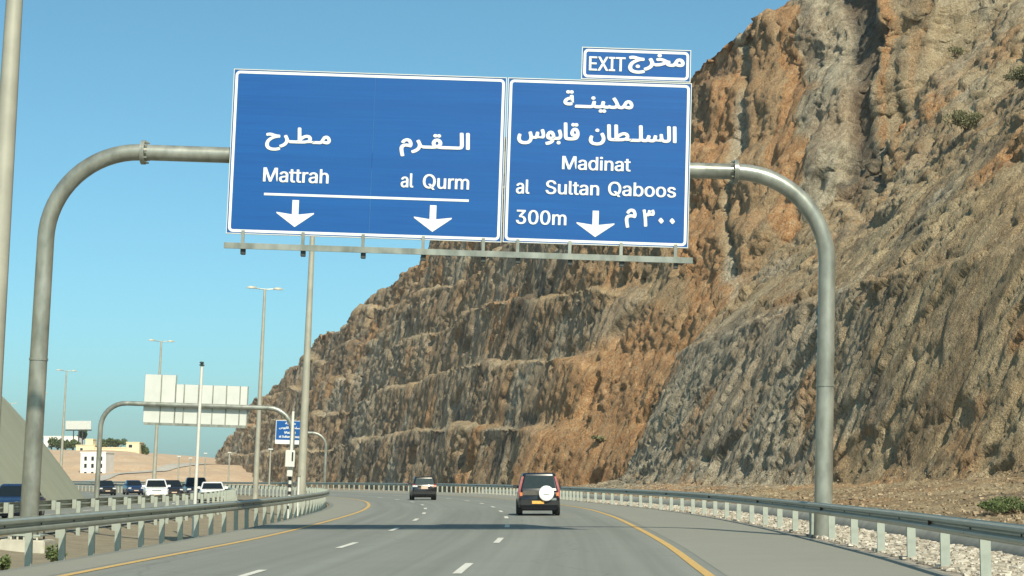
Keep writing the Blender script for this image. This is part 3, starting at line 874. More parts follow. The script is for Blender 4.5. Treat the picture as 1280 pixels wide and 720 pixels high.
def word(text, parent, cx, cz, w, h, y, bold, latin=True, name='lettering', mat=None, label=None):
    """fit a word into a box w x h about (cx, cz) of a panel whose front is at local y"""
    V, F, isl = glyphs(text, latin)
    lo, hi = V.min(0), V.max(0)
    b = bold
    k = np.array([(w - 2 * b) / (hi[0] - lo[0]), (h - 2 * b) / (hi[1] - lo[1])])
    U = (V - (lo + hi) / 2) * k
    m = MB(); layer = 0; bz = 0.35 if latin else 0.8
    for dx, dz in ((0, 0), (-b, 0), (b, 0), (0, b * bz), (0, -b * bz), (-b * .7, b * bz * .7), (b * .7, -b * bz * .7), (b * .7, b * bz * .7), (-b * .7, -b * bz * .7)):
        m.add([(cx + p[0] + dx, y - 0.00025 * (isl[i] % 5) - 0.0014 * layer, cz + p[1] + dz) for i, p in enumerate(U)], F)
        layer += 1
    me = m.mesh(name, fix=False)
    o = link(name, me, parent, mat or M['film'])
    if label: o['label'] = label
    return o

# ------------------------------------------------------------------ the near gantry
GY = 51.5
gx0 = -2.32
gantry = empty('sign_gantry', (gx0, GY, 0), (0, LEAN, 0), 'tall steel pipe gantry with blue bilingual direction signs spanning the near carriageway', 'sign gantry')
Rg = Matrix.Rotation(LEAN, 3, 'Y'); Rgi = Rg.inverted()
def gl(px, py, dy=0.0):
    """gantry-local coordinates of a measured point"""
    return Rgi @ (at(px, py, GY + dy) - Vector((gx0, GY, 0)))
BZ = (gl(228, 192).z + gl(890, 214).z) / 2
def col_x(pxs): return sum(gl(*p).x for p in pxs) / len(pxs)
xl = col_x([(39, 620), (49, 420)]); xr = col_x([(1030.5, 600), (1032, 400)])
rb = 2.55
for sgn, xc, zb in ((-1, xl, -0.42), (1, xr, -0.05)):
    m = MB()
    pts = [(xc, 0, zb + 0.1), (xc, 0, BZ - rb)]
    for k in range(1, 17):
        a = k / 16 * math.pi / 2
        pts.append((xc - sgn * rb * (1 - math.cos(a)), 0, BZ - rb + rb * math.sin(a)))
    pts = [pts[0]] + [(xc, 0, zb + 0.1 + (BZ - rb - zb - 0.1) * q / 8) for q in range(1, 8)] + pts[1:]
    m.tube(pts, [0.255 - 0.02 * min(1, i / 8) for i in range(len(pts))], 24)
    c = m.build('column', M['galv'], gantry, smooth=True)
    w = MB()
    w.tube([(xc, 0, 4.55), (xc, 0, 4.61)], 0.262, 24)
    w.build('weld_collar', M['galv'], c)
    fl = MB()
    fx = xc - sgn * rb
    fl.tube([(fx - sgn * 0.02, 0, BZ), (fx - sgn * 0.075, 0, BZ)], 0.345, 24)
    fl.tube([(fx - sgn * 0.078, 0, BZ), (fx - sgn * 0.135, 0, BZ)], 0.345, 24)
    for k in range(10):
        a = k * math.pi / 5
        fl.tube([(fx + 0.06 * sgn - sgn * 0.08, 0.30 * math.cos(a), BZ + 0.30 * math.sin(a)), (fx - 0.22 * sgn, 0.30 * math.cos(a), BZ + 0.30 * math.sin(a))], 0.022, 6)
    fl.build('flange', M['galv'], gantry, smooth=True)
    bp = MB().box((xc, 0, zb + 0.12), (0.9, 0.9, 0.05)).build('base_plate', M['post'], gantry, bevel=0.008)
    for k in range(4):
        a = k * math.pi / 2 + math.pi / 4
        MB().tube([(xc + 0.5 * math.cos(a), 0.5 * math.sin(a), zb), (xc + 0.5 * math.cos(a), 0.5 * math.sin(a), zb + 0.22)], 0.028, 8).build('anchor_bolt', M['dark_metal'], bp)
    for q in range(5):
        MB().box((xc - 0.36 + 0.18 * q, -0.40, zb + 0.045), (0.05, 0.05, 0.1)).build('levelling_shim', M['concrete'], bp)
    MB().box((xc, 0, zb - 0.20), (1.25, 1.25, 0.40)).build('plinth', M['concrete'], gantry, bevel=0.03)
fxl, fxr = xl + rb + 0.14, xr - rb - 0.14
MB().tube([(fxl + (fxr - fxl) * k / 10, 0, BZ) for k in range(11)], 0.225, 24).build('beam', M['galv'], gantry, smooth=True)

PY = -0.32                                             # front of the panels, local y
def panel(name, corners, label, splits=()):
    c = [gl(*p, dy=PY) for p in corners]               # tl, tr, br, bl
    x0 = (c[0].x + c[3].x) / 2; x1 = (c[1].x + c[2].x) / 2
    z1 = (c[0].z + c[1].z) / 2; z0 = (c[2].z + c[3].z) / 2
    xs = [x0] + [gl(s_, 200, PY).x for s_ in splits] + [x1]
    m = MB()
    for a, b in zip(xs[:-1], xs[1:]):
        m.box(((a + b) / 2, PY + 0.02, (z0 + z1) / 2), (b - a - 0.006, 0.04, z1 - z0))
    p = m.build(name, M['blue'], gantry)
    p['label'] = label
    bw = 0.075; ins = 0.03; y = PY - 0.004
    b = MB()
    # rounded rectangle ring
    def rr(x0, x1, z0, z1, r, n=5):
        o = []
        for (cx, cz, a0) in ((x1 - r, z1 - r, 0), (x0 + r, z1 - r, 90), (x0 + r, z0 + r, 180), (x1 - r, z0 + r, 270)):
            for k in range(n + 1):
                a = R(a0 + 90 * k / n); o.append((cx + r * math.cos(a), cz + r * math.sin(a)))
        return o
    o_ = rr(x0 + ins, x1 - ins, z0 + ins, z1 - ins, 0.13); i_ = rr(x0 + ins + bw, x1 - ins - bw, z0 + ins + bw, z1 - ins - bw, 0.06)
    n = len(o_)
    b.add([(q[0], y, q[1]) for q in o_] + [(q[0], y, q[1]) for q in i_] + [(q[0], y + 0.003, q[1]) for q in o_] + [(q[0], y + 0.003, q[1]) for q in i_],
          [(k, (k + 1) % n, n + (k + 1) % n, n + k) for k in range(n)] + [(k, 2 * n + k, 2 * n + (k + 1) % n, (k + 1) % n) for k in range(n)])
    b.build('border', M['film'], p)
    fr = MB()                                           # aluminium edge trim
    t = 0.022
    fr.box(((x0 + x1) / 2, PY + 0.03, z1 + t / 2), (x1 - x0 + 2 * t, 0.085, t)); fr.box(((x0 + x1) / 2, PY + 0.03, z0 - t / 2), (x1 - x0 + 2 * t, 0.085, t))
    fr.box((x0 - t / 2, PY + 0.03, (z0 + z1) / 2), (t, 0.083, z1 - z0)); fr.box((x1 + t / 2, PY + 0.03, (z0 + z1) / 2), (t, 0.083, z1 - z0))
    fr.build('edge_trim', M['back_white'], p)
    # ribs that carry the sheet on the beam
    nr = max(2, int((x1 - x0) / 1.25))
    for k in range(nr):
        x = x0 + (x1 - x0) * (k + 0.5) / nr
        MB().box((x, PY + 0.075, (z0 + z1) / 2), (0.06, 0.07, z1 - z0 - 0.1)).build('stiffener', M['back_white'], p)
    return p, (x0, x1, z0, z1)
S_ = 1 / (gl(641, 200, PY).x - gl(640, 200, PY).x)      # px per metre on the panels
def put(p, text, cx, cy, w, h, bold=0.02, latin=True):
    c = gl(cx, cy, PY)
    return word(text, p, c.x, c.z, w / S_, h / S_, PY - 0.008, bold, latin)
def bar(p, a, b, th):
    A, B = gl(*a, dy=PY), gl(*b, dy=PY)
    z = (A.z + B.z) / 2
    return MB().box(((A.x + B.x) / 2, PY - 0.006, z), (B.x - A.x, 0.005, th / S_)).build('underline', M['film'], p)
def arrow(p, cx, top, wing, tip, half, stem):
    c = gl(cx, (top + tip) / 2, PY); k = 1 / S_
    H_ = (tip - top) / 2
    zt, zw, zp = c.z + H_ * k, c.z + (H_ - (wing - top)) * k, c.z - H_ * k
    pts = [(-stem, zt), (stem, zt), (stem, zw - 1.6 * k), (half, zw + 1.0 * k), (half, zw - 0.5 * k), (0, zp), (-half, zw - 0.5 * k), (-half, zw + 1.0 * k), (-stem, zw - 1.6 * k)]
    m = MB(); n = len(pts)
    m.add([(c.x + a * k, PY - 0.009, z) for a, z in pts] + [(c.x + a * k, PY - 0.004, z) for a, z in pts],
          [(0, 1, 2, 8), (8, 2, 5), (2, 3, 4), (2, 4, 5), (8, 5, 6), (8, 6, 7)] + [(i, (i + 1) % n, n + (i + 1) % n, n + i) for i in range(n)])
    return m.build('arrow', M['film'], p)

pl, _ = panel('direction_panel', [(291, 87.5), (630.5, 97), (628, 302), (286, 291)], 'wide blue panel naming Mattrah and al Qurm with two white arrows', (465,))
put(pl, '\uFEA1\uFEAE\u0640\uFEC4\u0640\uFEE3', 372.7, 174.5, 82, 31, 0.025, False)
put(pl, '\uFEE1\uFEAE\u0640\uFED8\u0640\u0640\uFEDF\uFE8D', 543.5, 181, 88, 33, 0.025, False)
put(pl, 'Mattrah', 370, 219.6, 82, 19, 0.014)
put(pl, 'al', 509, 225.6, 16, 19, 0.014)
put(pl, 'Qurm', 557.5, 228.2, 58, 20.5, 0.014)
bar(pl, (330, 242.6), (586, 250.8), 3.0)
arrow(pl, 369, 250, 266.5, 284, 23.4, 4.1)
arrow(pl, 541, 256.5, 272.5, 290, 23.6, 4.1)
pr, _ = panel('direction_panel', [(634.5, 98), (863, 105), (860, 309), (631, 302)], 'blue panel for Madinat al Sultan Qaboos with one white arrow')
put(pr, '\uFE94\u0640\u0640\uFEE8\uFEF4\uFEAA\uFEE3', 748, 127.5, 88, 28, 0.025, False)
put(pr, '\uFEE5\uFE8E\uFEC4\u0640\uFEE0\uFEB4\uFEDF\uFE8D', 791, 170, 110, 28, 0.025, False)
put(pr, '\uFEB1\uFEEE\uFE91\uFE8E\uFED7', 685.5, 167, 78, 30, 0.025, False)
put(pr, 'Madinat', 745.5, 204.6, 86, 18.5, 0.014)
put(pr, 'al', 653.5, 233.4, 17, 19, 0.014)
put(pr, 'Sultan', 715.5, 235, 67, 18.5, 0.014)
put(pr, 'Qaboos', 802.5, 237.8, 85, 20, 0.014)
put(pr, '300m', 676.5, 272, 63, 19, 0.014)
arrow(pr, 744.3, 263.3, 279.5, 296.5, 23.6, 3.9)
put(pr, '\uFEE1', 788.3, 273, 14.5, 25, 0.022, False)
put(pr, '\u0663', 810.5, 272.8, 15.5, 22.5, 0.022, False)
put(pr, '\u0660', 826.2, 276, 7, 8, 0.02, False)
put(pr, '\u0660', 840.2, 276.6, 7, 8, 0.02, False)
pe, _ = panel('exit_panel', [(728.5, 59), (863, 64.5), (862, 102.5), (727.5, 97.5)], 'small blue exit plate standing on the right panel')
put(pe, 'EXIT', 759, 80, 46, 19, 0.014)
put(pe, '\uFE9D\uFEAE\uFEA8\uFEE3', 820.5, 80.2, 71, 27, 0.028, False)
# rail under the panels with stubs and lamp brackets
A, B = gl(280, 306.5, -0.5), gl(866, 325, -0.5)
zb = (A.z + B.z) / 2
lr = MB()
lr.box(((A.x + B.x) / 2, -0.42, zb + 0.02), (B.x - A.x, 0.16, 0.10))
lr.box(((A.x + B.x) / 2, -0.515, zb - 0.012), (B.x - A.x, 0.03, 0.17))
lrail = lr.build('service_rail', M['galv'], gantry, bevel=0.006)
for px in (304, 379, 454, 529, 604, 647, 712, 776, 844):
    p = gl(px, 300 + (px - 304) * 0.031, -0.3)
    MB().box((p.x, -0.40, zb + 0.24), (0.09, 0.05, 0.40)).build('hanger', M['galv'], lrail)
    MB().box((p.x + 0.02, -0.36, zb - 0.13), (0.13, 0.16, 0.22)).build('clamp', M['dark_metal'], lrail, bevel=0.01)
for k in range(6):                                        # U-brackets holding the panels to the beam
    x = gl(330 + 100 * k, 200).x
    MB().box((x, -0.20, BZ), (0.12, 0.14, 0.62)).build('beam_bracket', M['galv'], gantry)

# ------------------------------------------------------------------ street lamps in the median
def make_lamp():
    r = empty('street_lamp')
    m = MB()
    m.tube([(0, 0, -0.6 + 18.6 * k / 12) for k in range(13)], [0.26 - 0.15 * k / 12 for k in range(13)], 12)
    p = m.build('pole', M['pole'], r, smooth=True)
    MB().box((0, 0, -0.25), (0.7, 0.7, 0.05)).build('base_plate', M['pole'], r)
    MB().box((0.0, -0.245, 0.75), (0.16, 0.05, 0.5)).build('hatch', M['pole'], r)
    a = MB(); a.tube([(-0.95, 0, 18.12), (-0.2, 0, 18.05), (0.2, 0, 18.05), (0.95, 0, 18.12)], 0.05, 8)
    a.build('cross_arm', M['galv'], r, smooth=True)
    for s in (-1, 1):
        l = MB()
        l.loft([[(s * x, y, z) for y, z in ((-w, 18.08), (w, 18.08), (w * .8, 18.08 + h), (-w * .8, 18.08 + h))] for x, w, h in ((0.72, 0.09, 0.08), (0.9, 0.17, 0.17), (1.35, 0.19, 0.17), (1.6, 0.10, 0.07))])
        h = l.build('luminaire', M['pole'], r, smooth=True)
        MB().box((s * 1.15, 0, 18.068), (0.55, 0.26, 0.02)).build('lens', M['clear_lens'], h)
    return r
lamp0 = make_lamp()
lamps = [(36.0, -10.32, 'tall lamp column cut off by the top left corner of the photo'),
         (98.0, -11.2, 'tall lamp column that rises behind the left direction panel'),
         (160.0, -22.2, 'tall twin lamp left of the direction panel with its whole head in view'),
         (222.0, -43.0, 'twin lamp whose head shows above the white sign backs'),
         (284.0, -69.4, 'faint twin lamp far off above the billboard'),
         (360.0, -93.0, 'very faint far twin lamp left of the billboard'),
         (409.0, -112.0, 'very faint far twin lamp above the concrete slope')]
for i, (y, x, lb) in enumerate(lamps):
    o = lamp0 if i == 0 else copy_tree(lamp0)
    o.location = (x, y, 0 if i else -0.1); o.rotation_euler = (0, LEAN, float(math.atan2(-(median_c(y + 1) - median_c(y - 1)) / 2, 1)))
    o['label'] = lb; o['category'] = 'street lamp'; o['group'] = 'twin lamps along the median'

# ------------------------------------------------------------------ gantry of the oncoming lanes, seen from behind
G2 = 142.0
g2 = empty('sign_gantry', (at(242, 600, G2).x, G2, OPP_Z), (0, LEAN, 0), 'distant pipe gantry over the oncoming lanes showing white sign backs', 'sign gantry')
def g2l(px, py, dy=0.0):
    return Rgi @ (at(px, py, G2 + dy) - Vector(g2.location))
z2 = (g2l(150, 503).z + g2l(310, 510).z) / 2
xa_, xb_ = g2l(122.5, 590).x, g2l(363, 600).x
m = MB(); rb2 = 1.9
pts = [(xa_, 0, -0.5)] + [(xa_, 0, (z2 - rb2) * k / 4) for k in range(1, 4)] + [(xa_ + rb2 * (1 - math.cos(a)), 0, z2 - rb2 + rb2 * math.sin(a)) for a in np.linspace(0, math.pi / 2, 9)]
m.tube(pts, 0.19, 12); m.build('column', M['galv'], g2, smooth=True)
m = MB()
pts = [(xb_, 0, -0.5)] + [(xb_, 0, (z2 - rb2) * k / 4) for k in range(1, 4)] + [(xb_ - rb2 * (1 - math.cos(a)), 0, z2 - rb2 + rb2 * math.sin(a)) for a in np.linspace(0, math.pi / 2, 9)]
m.tube(pts, 0.19, 12); m.build('column', M['galv'], g2, smooth=True)
MB().tube([(xa_ + rb2, 0, z2), (xb_ - rb2, 0, z2)], 0.185, 12).build('beam', M['galv'], g2, smooth=True)
def back_panel(x0p, x1p, ytop, ybot, joints, lb):
    a, b = g2l(x0p, ytop, 0.3), g2l(x1p, ybot + (x1p - x0p) * 0.033, 0.3)
    edges = [a.x] + [g2l(j, 500, 0.3).x for j in joints] + [b.x]
    root = MB().box(((a.x + b.x) / 2, 0.36, (a.z + b.z) / 2), (b.x - a.x, 0.03, a.z - b.z)).build('sign_face', M['blue'], g2)
    root['label'] = lb
    for p, q in zip(edges[:-1], edges[1:]):
        MB().box(((p + q) / 2, 0.32, (a.z + b.z) / 2), (q - p - 0.05, 0.04, a.z - b.z - 0.02)).build('back_sheet', M['back_white'], root)
        MB().box((q, 0.27, (a.z + b.z) / 2), (0.07, 0.08, a.z - b.z)).build('stiffener', M['galv'], root)
    return root
back_panel(181.5, 218, 467.5, 528, (201,), 'taller white sign back on the left')
back_panel(219, 308, 480, 531.5, (230, 248, 266, 283, 300), 'wide white sign back on the right')
a, b = g2l(180, 529.5, 0.1), g2l(307, 533.5, 0.1)
MB().box(((a.x + b.x) / 2, 0.10, (a.z + b.z) / 2), (b.x - a.x, 0.16, 0.20)).build('service_rail', M['galv'], g2)

# ------------------------------------------------------------------ blue cantilever sign beyond the bend
G3 = 262.0
p0 = at(405.5, 604, G3)
g3 = empty('cantilever_sign', (p0.x, G3, 0), (0, LEAN, 0), 'small blue direction sign on a curved pipe arm beyond the bend', 'road sign')
def g3l(px, py): return Rgi @ (at(px, py, G3) - Vector(g3.location))
zt = g3l(385, 541).z; r3 = 2.0; xe = g3l(346, 540).x
m = MB()
pts = [(0, 0, -0.5), (0, 0, 2), (0, 0, zt - r3)] + [(-r3 * (1 - math.cos(t)), 0, zt - r3 + r3 * math.sin(t)) for t in np.linspace(0.15, math.pi / 2, 8)] + [(xe, 0, zt)]
m.tube(pts, 0.21, 12); m.build('mast', M['galv'], g3, smooth=True)
a, b = g3l(345.5, 525), g3l(380.5, 556)
pb = MB().box(((a.x + b.x) / 2, -0.32, (a.z + b.z) / 2), (b.x - a.x, 0.05, a.z - b.z)).build('sign_panel', M['blue'], g3)
w_, h_ = b.x - a.x, a.z - b.z; cx, cz = (a.x + b.x) / 2, (a.z + b.z) / 2
bd = MB()
bd.box((cx, -0.352, a.z - 0.06), (w_, 0.012, 0.07)); bd.box((cx, -0.352, b.z + 0.30), (w_, 0.012, 0.58)); bd.box((a.x + 0.05, -0.352, cz), (0.07, 0.010, h_ - .2)); bd.box((b.x - 0.05, -0.352, cz), (0.07, 0.010, h_ - .2))
bd.build('border', M['film'], pb)
word('\uFE94\uFEE8\uFEF4\uFEAA\uFEE3', pb, cx, a.z - 0.45, 1.5, 0.42, -0.352, 0.02, False)
word('\uFEB1\uFEEE\uFE91\uFE8E\uFED7 \uFEE5\uFE8E\uFEC4\uFEE0\uFEB4\uFEDF\uFE8D', pb, cx, a.z - 1.08, 3.2, 0.46, -0.352, 0.02, False)
word('Madinat', pb, cx, a.z - 1.72, 1.6, 0.38, -0.352, 0.02)
word('al Sultan Qaboos', pb, cx, a.z - 2.32, 3.1, 0.38, -0.352, 0.02)

# ------------------------------------------------------------------ small poles
def pole_thing(name, label, cat, x, y, z0, h, r, mat, group=None):
    o = empty(name, (x, y, z0), (0, LEAN, 0), label, cat, group)
    m = MB(); m.tube([(0, 0, -0.3), (0, 0, h * .5), (0, 0, h)], [r, r * .92, r * .8], 10)
    m.build('pole', mat, o, smooth=True)
    return o
cp = pole_thing('camera_pole', 'white pole with a small dark traffic camera, in front of the white sign backs', 'camera pole', at(243, 600, 65).x, 65, -0.3, 5.95, 0.065, M['white'])
k = MB(); k.box((0, -0.05, 5.99), (0.13, 0.24, 0.07)); k.build('camera_head', M['dark_metal'], cp, bevel=0.02)
MB().tube([(0, 0, 5.89), (0, 0, 5.93)], 0.09, 10).build('bracket', M['dark_metal'], cp)
mp = pole_thing('marker_pole', 'white pole with a white cabinet and black check marks beside the left guardrail bend', 'marker pole', at(361, 600, 88).x, 88, -0.3, 5.1, 0.085, M['white'])
MB().box((-0.02, -0.16, 2.85), (0.44, 0.22, 0.80)).build('cabinet', M['white'], mp, bevel=0.02)
MB().box((0.10, -0.28, 2.95), (0.07, 0.03, 0.42)).build('door_slot', M['black'], mp)
MB().box((0.0, -0.27, 2.15), (0.26, 0.05, 0.3)).build('lower_box', M['white'], mp, bevel=0.02)
for q in range(5):
    MB().box((0.0, -0.085, 0.55 + q * 0.34), (0.17, 0.02, 0.15)).build('black_check', M['black'], mp)
sp_ = pole_thing('marker_post', 'short pale post just right of the white cabinet pole', 'post', at(372, 600, 92).x, 92, -0.3, 2.0, 0.07, M['white'])
MB().tube([(0, 0, 2.0), (0, 0, 2.06)], 0.09, 10).build('cap', M['galv'], sp_)
for px, top, Y, lb in ((222, 571, 300, 'slender pale lamp between the white oncoming car and the hill'), (236.5, 573, 310, 'slender pale lamp second from the white camera pole'), (255, 567, 320, 'slender pale pole just right of the camera pole'),
                       (285, 566, 300, 'slender post at the far left foot of the rock cliff'), (336, 562, 240, 'slender post right of the third lamp column')):
    b0 = at(px, 605, Y)
    o = pole_thing('slender_lamp', lb, 'lamp', b0.x, Y, -0.4, at(px, top, Y).z + 0.4, 0.13, M['pole'], 'slender far lamps')
    MB().box((0, 0, at(px, top, Y).z + 0.45), (0.6, 0.3, 0.18)).build('lamp_head', M['white'], o, bevel=0.02)

# ------------------------------------------------------------------ concrete slope on the far left
toe_e = lambda y: median_c(y) - 14.9
ye = np.concatenate([np.arange(20, 168, 2.0), [168.0]])
hc = np.interp(ye, [20, 60, 95, 130, 168], [21, 18.4, 13.2, 7.6, 0.0])
nc = 16
Pe = np.zeros((len(ye), nc + 4, 3))
for k in range(nc):
    t = k / (nc - 1)
    Pe[:, k, 0] = toe_e(ye) - 0.78 * hc * t; Pe[:, k, 1] = ye; Pe[:, k, 2] = OPP_Z - 0.1 + (hc + 0.1) * t
for k in range(4):
    Pe[:, nc + k, 0] = Pe[:, nc - 1, 0] - 3 - 12 * k; Pe[:, nc + k, 1] = ye; Pe[:, nc + k, 2] = Pe[:, nc - 1, 2] + (0.05, -0.2, -3, -22)[k]
Pe[:, :nc, 2] += 0.06 * fbm(Pe[:, :nc] / 3.0, 3, 44)
tag(grid_mesh('concrete_slope', Pe, M['shotcrete']), 'smooth grey-green concrete faced slope at the far left, descending to the road', 'embankment')

# ------------------------------------------------------------------ far hill, houses, trees, billboard
xs = np.linspace(-330, -20, 110); yh = np.concatenate([np.linspace(455, 760, 120), np.linspace(770, 1300, 20)])
X, Y = np.meshgrid(xs, yh)
def hill_z(X, Y):
    crest = np.interp(X, [-330, -260, -190, -135, -118, -98, -80, -55, -20], [17, 14, 12.8, 11.8, 8.6, 6.6, 4.5, 1.0, 0.0])
    h = crest * sstep(490, 650, Y + 12 * np.sin(X * 0.05)) + 0.5 * fbm(np.stack([X / 16, Y / 16, X * 0], -1), 4, 8)
    q = np.floor(h / 3.2) * 3.2 + 3.2 * sstep(0.55, 1.0, (h / 3.2) % 1)
    return 0.5 * h + 0.5 * q - 0.55
tag(grid_mesh('hill', np.stack([X, Y, hill_z(X, Y)], -1), M['hill']), kind='structure')
# pale track climbing the hill
ty = np.linspace(500, 655, 60); tx = np.interp(ty, [500, 530, 560, 600, 655], [-118, -122, -116, -106, -100])
Pt = np.zeros((60, 5, 3))
for k in range(5):
    Pt[:, k, 0] = tx + (k - 2) * 1.3; Pt[:, k, 1] = ty
    Pt[:, k, 2] = hill_z(Pt[:, k, 0], ty) + 0.22
tag(grid_mesh('dirt_track', Pt, M['track']), kind='structure')

def house(name, label, px0, px1, ytop, ybot, Y, mat, rows=(), depth=9, group=None):
    a, b = at(px0, ytop, Y), at(px1, ybot, Y)
    cx = (a.x + b.x) / 2; w = b.x - a.x; h = a.z - b.z
    o = empty(name, (cx, Y, b.z), label=label, cat='building', group=group)
    MB().box((0, depth / 2, h / 2 - 1.0), (w, depth, h + 2.0)).build('wall', mat, o)
    MB().box((0, depth / 2, h + 0.15), (w + 0.3, depth + 0.3, 0.3)).build('parapet', mat, o)
    for (u, v, ww, hh) in rows:
        f = MB().box((-w / 2 + u * w, -0.02, v * h), (ww + 0.25, 0.10, hh + 0.25)).build('window', M['white'], o)
        MB().box((-w / 2 + u * w, -0.09, v * h), (ww, 0.06, hh)).build('pane', M['glass'], f)
    return o
house('apartment_block', 'white three storey block with rows of small dark windows below the far hill', 101, 131.5, 566, 602, 560, M['wall_white'],
      [(u, v, 0.75, 1.2) for u in (0.2, 0.48, 0.82) for v in (0.27, 0.55, 0.80)], 12)
house('villa', 'cream villa with a raised centre on the far hill below the billboard', 95, 118, 557, 567, 668, M['wall_cream'], [(0.3, 0.5, 0.9, 1.1)], 8)
house('villa', 'small cream roof block of a villa on the far hill', 107, 116, 549.5, 557, 670, M['wall_cream'], [], 6)
house('villa', 'cream villa with one dark window at the right end of the far hill', 158, 174, 553.5, 568, 668, M['wall_cream'], [(0.32, 0.72, 1.2, 1.0)], 9)
house('compound_wall', 'long low cream wall between the villas on the far hill', 118, 158, 560, 566, 669, M['wall_cream'], [], 1.0)
house('villa', 'white flat roofed villa at the far left of the hill beside the concrete slope', 55, 97, 546, 552, 720, M['wall_white'], [], 10)
bb = at(98, 537, 700)
bo_ = empty('billboard', (bb.x, 700, 0), label='pale billboard on dark legs above the far hill', cat='billboard')
MB().box((0, 0, bb.z + 1.7), (9.6, 0.5, 3.2)).build('panel', M['back_white'], bo_)
MB().box((0, 0.1, bb.z - 0.2), (9.8, 0.9, 0.45)).build('catwalk', M['dark_metal'], bo_)
for q in (-1.8, 0.2, 1.6):
    MB().tube([(q, 0, 6), (q, 0, bb.z)], 0.22, 8).build('leg', M['dark_metal'], bo_)

def foliage(n, blobs_, size, rs):
    """leaf-sized faces spread through a few clumps"""
    V = []; F = []
    for i in range(n):
        c, r = blobs_[rs.integers(len(blobs_))]
        d = rs.normal(size=3); d /= np.linalg.norm(d); d *= rs.uniform(0.35, 1.0)**0.6
        p = np.array(c) + d * np.array(r)
        u = rs.normal(size=3); u /= np.linalg.norm(u); w = np.cross(u, rs.normal(size=3)); w /= np.linalg.norm(w)
        s = size * rs.uniform(0.6, 1.5)
        k = len(V)
        V += [tuple(p - u * s), tuple(p + w * s * 0.45), tuple(p + u * s), tuple(p - w * s * 0.45)]
        F.append((k, k + 1, k + 2, k + 3))
    m = MB(); m.v = V; m.f = F
    return m
def shrub(name, label, cat, loc, r, h, n, size, mat, seed, trunk=0.0, group=None):
    rs = np.random.default_rng(seed)
    o = empty(name, loc, label=label, cat=cat, group=group)
    bl = []
    for k in range(9):
        a = rs.uniform(0, 6.28); q = r * rs.uniform(0.15, 0.7)
        bl.append(((q * math.cos(a), q * math.sin(a), trunk + h * rs.uniform(0.3, 0.75) if trunk else h * rs.uniform(0.15, 0.6)), (r * rs.uniform(.25, .5), r * rs.uniform(.25, .5), h * rs.uniform(.18, .34))))
    me = foliage(n, bl, size, rs).mesh('crown', fix=False)
    link('crown', me, o, mat)
    st = MB()
    for c, _ in bl:
        st.tube([(0, 0, -0.3), (c[0] * 0.25, c[1] * 0.25, trunk * 0.7 + c[2] * 0.25), c], [0.03 * r + trunk * .03, 0.022 * r + trunk * .015, 0.006 * r], 5)
    st.build('trunk' if trunk else 'stem', M['twig'], o)
    return o
for i, (px, py, Y, r, h, lb) in enumerate(((64, 560, 690, 3.2, 4.5, 'dark tree at the left end of the far hill beside the concrete slope'), (72, 561, 685, 3.4, 4.2, 'second dark tree from the concrete slope on the far hill'),
        (82, 562, 684, 3.2, 4.0, 'dark tree under the left end of the billboard'), (91, 561, 686, 2.8, 4.0, 'dark tree just left of the cream villa'), (103, 549.5, 705, 2.6, 4.0, 'tree standing behind the billboard legs'),
        (128, 560, 690, 3.2, 4.0, 'tree behind the left half of the compound wall'), (138, 560, 690, 3.4, 4.2, 'tree behind the middle of the compound wall'), (149, 560, 690, 3.2, 3.8, 'tree behind the right end of the compound wall'),
        (180, 569, 672, 2.4, 4.6, 'tree right of the cream villa with one window'))):
    p = at(px, py, Y)
    shrub('tree', lb, 'tree', (p.x, Y, p.z - 1.0), r, h, 700, 0.42, M['leaf'], 50 + i, 0.8, 'trees on the far hill')

# ------------------------------------------------------------------ bushes and tufts
def on_cliff(P, px, py):
    """grid point of a rock mesh that is seen at a measured photo position"""
    d = P - np.array([0, 0, CAM_H])
    f_ = d[..., 1] * math.cos(PITCH) + d[..., 2] * math.sin(PITCH)
    u = -d[..., 1] * math.sin(PITCH) + d[..., 2] * math.cos(PITCH)
    e = (640 + d[..., 0] / f_ * FPX - px)**2 + (360 - u / f_ * FPX - py)**2
    e = e + np.where(f_ < 1, 1e9, 0)
    near = np.where(e < 120, f_, 1e9)
    if near.min() > 1e8: near = e
    i = np.unravel_index(np.argmin(near), near.shape)
    return Vector(P[i])
for i, (P, px, py, r, h, n, s, mat, lb) in enumerate((
        (PCd, 1205, 152, 2.3, 2.0, 3200, 0.085, M['leaf_dry'], 'round green bush on the ridge high on the right'),
        (PCd, 1272, 98, 1.7, 1.5, 2200, 0.085, M['leaf_dry'], 'dark green bush at the right edge of the photo, high on the slope'),
        (PCd, 1185, 60, 1.5, 0.9, 1100, 0.08, M['leaf_dry'], 'small grey-green scrub above the round ridge bush'),
        (PAd, 742, 548, 1.1, 1.0, 420, 0.14, M['leaf_dry'], 'small dark bush on the orange talus above the near dark car'),
        (PAd, 838, 456, 0.6, 0.5, 200, 0.12, M['leaf_dry'], 'tiny bush by the dark edge of the near cut'))):
    p = on_cliff(P, px, py)
    shrub('bush', lb, 'bush', (p.x, p.y, p.z), r, h, n, s, mat, 80 + i, 0, 'bushes on the rock')
shrub('bush', 'green shrub behind the right guardrail at the right edge', 'bush', (at(1272, 640, 58).x, 58.0, 0.45), 1.5, 0.7, 4200, 0.04, M['leaf'], 91, 0, 'bushes along the road')
shrub('bush', 'small green tuft under the left guardrail near the plinth', 'bush', (at(72, 700, 40.5).x, 40.5, -0.22), 0.28, 0.50, 420, 0.05, M['leaf'], 92, 0, 'bushes along the road')
shrub('bush', 'low tuft at the left edge under the left guardrail', 'bush', (at(2, 706, 38).x, 38, -0.22), 0.22, 0.36, 260, 0.05, M['leaf'], 93, 0, 'bushes along the road')

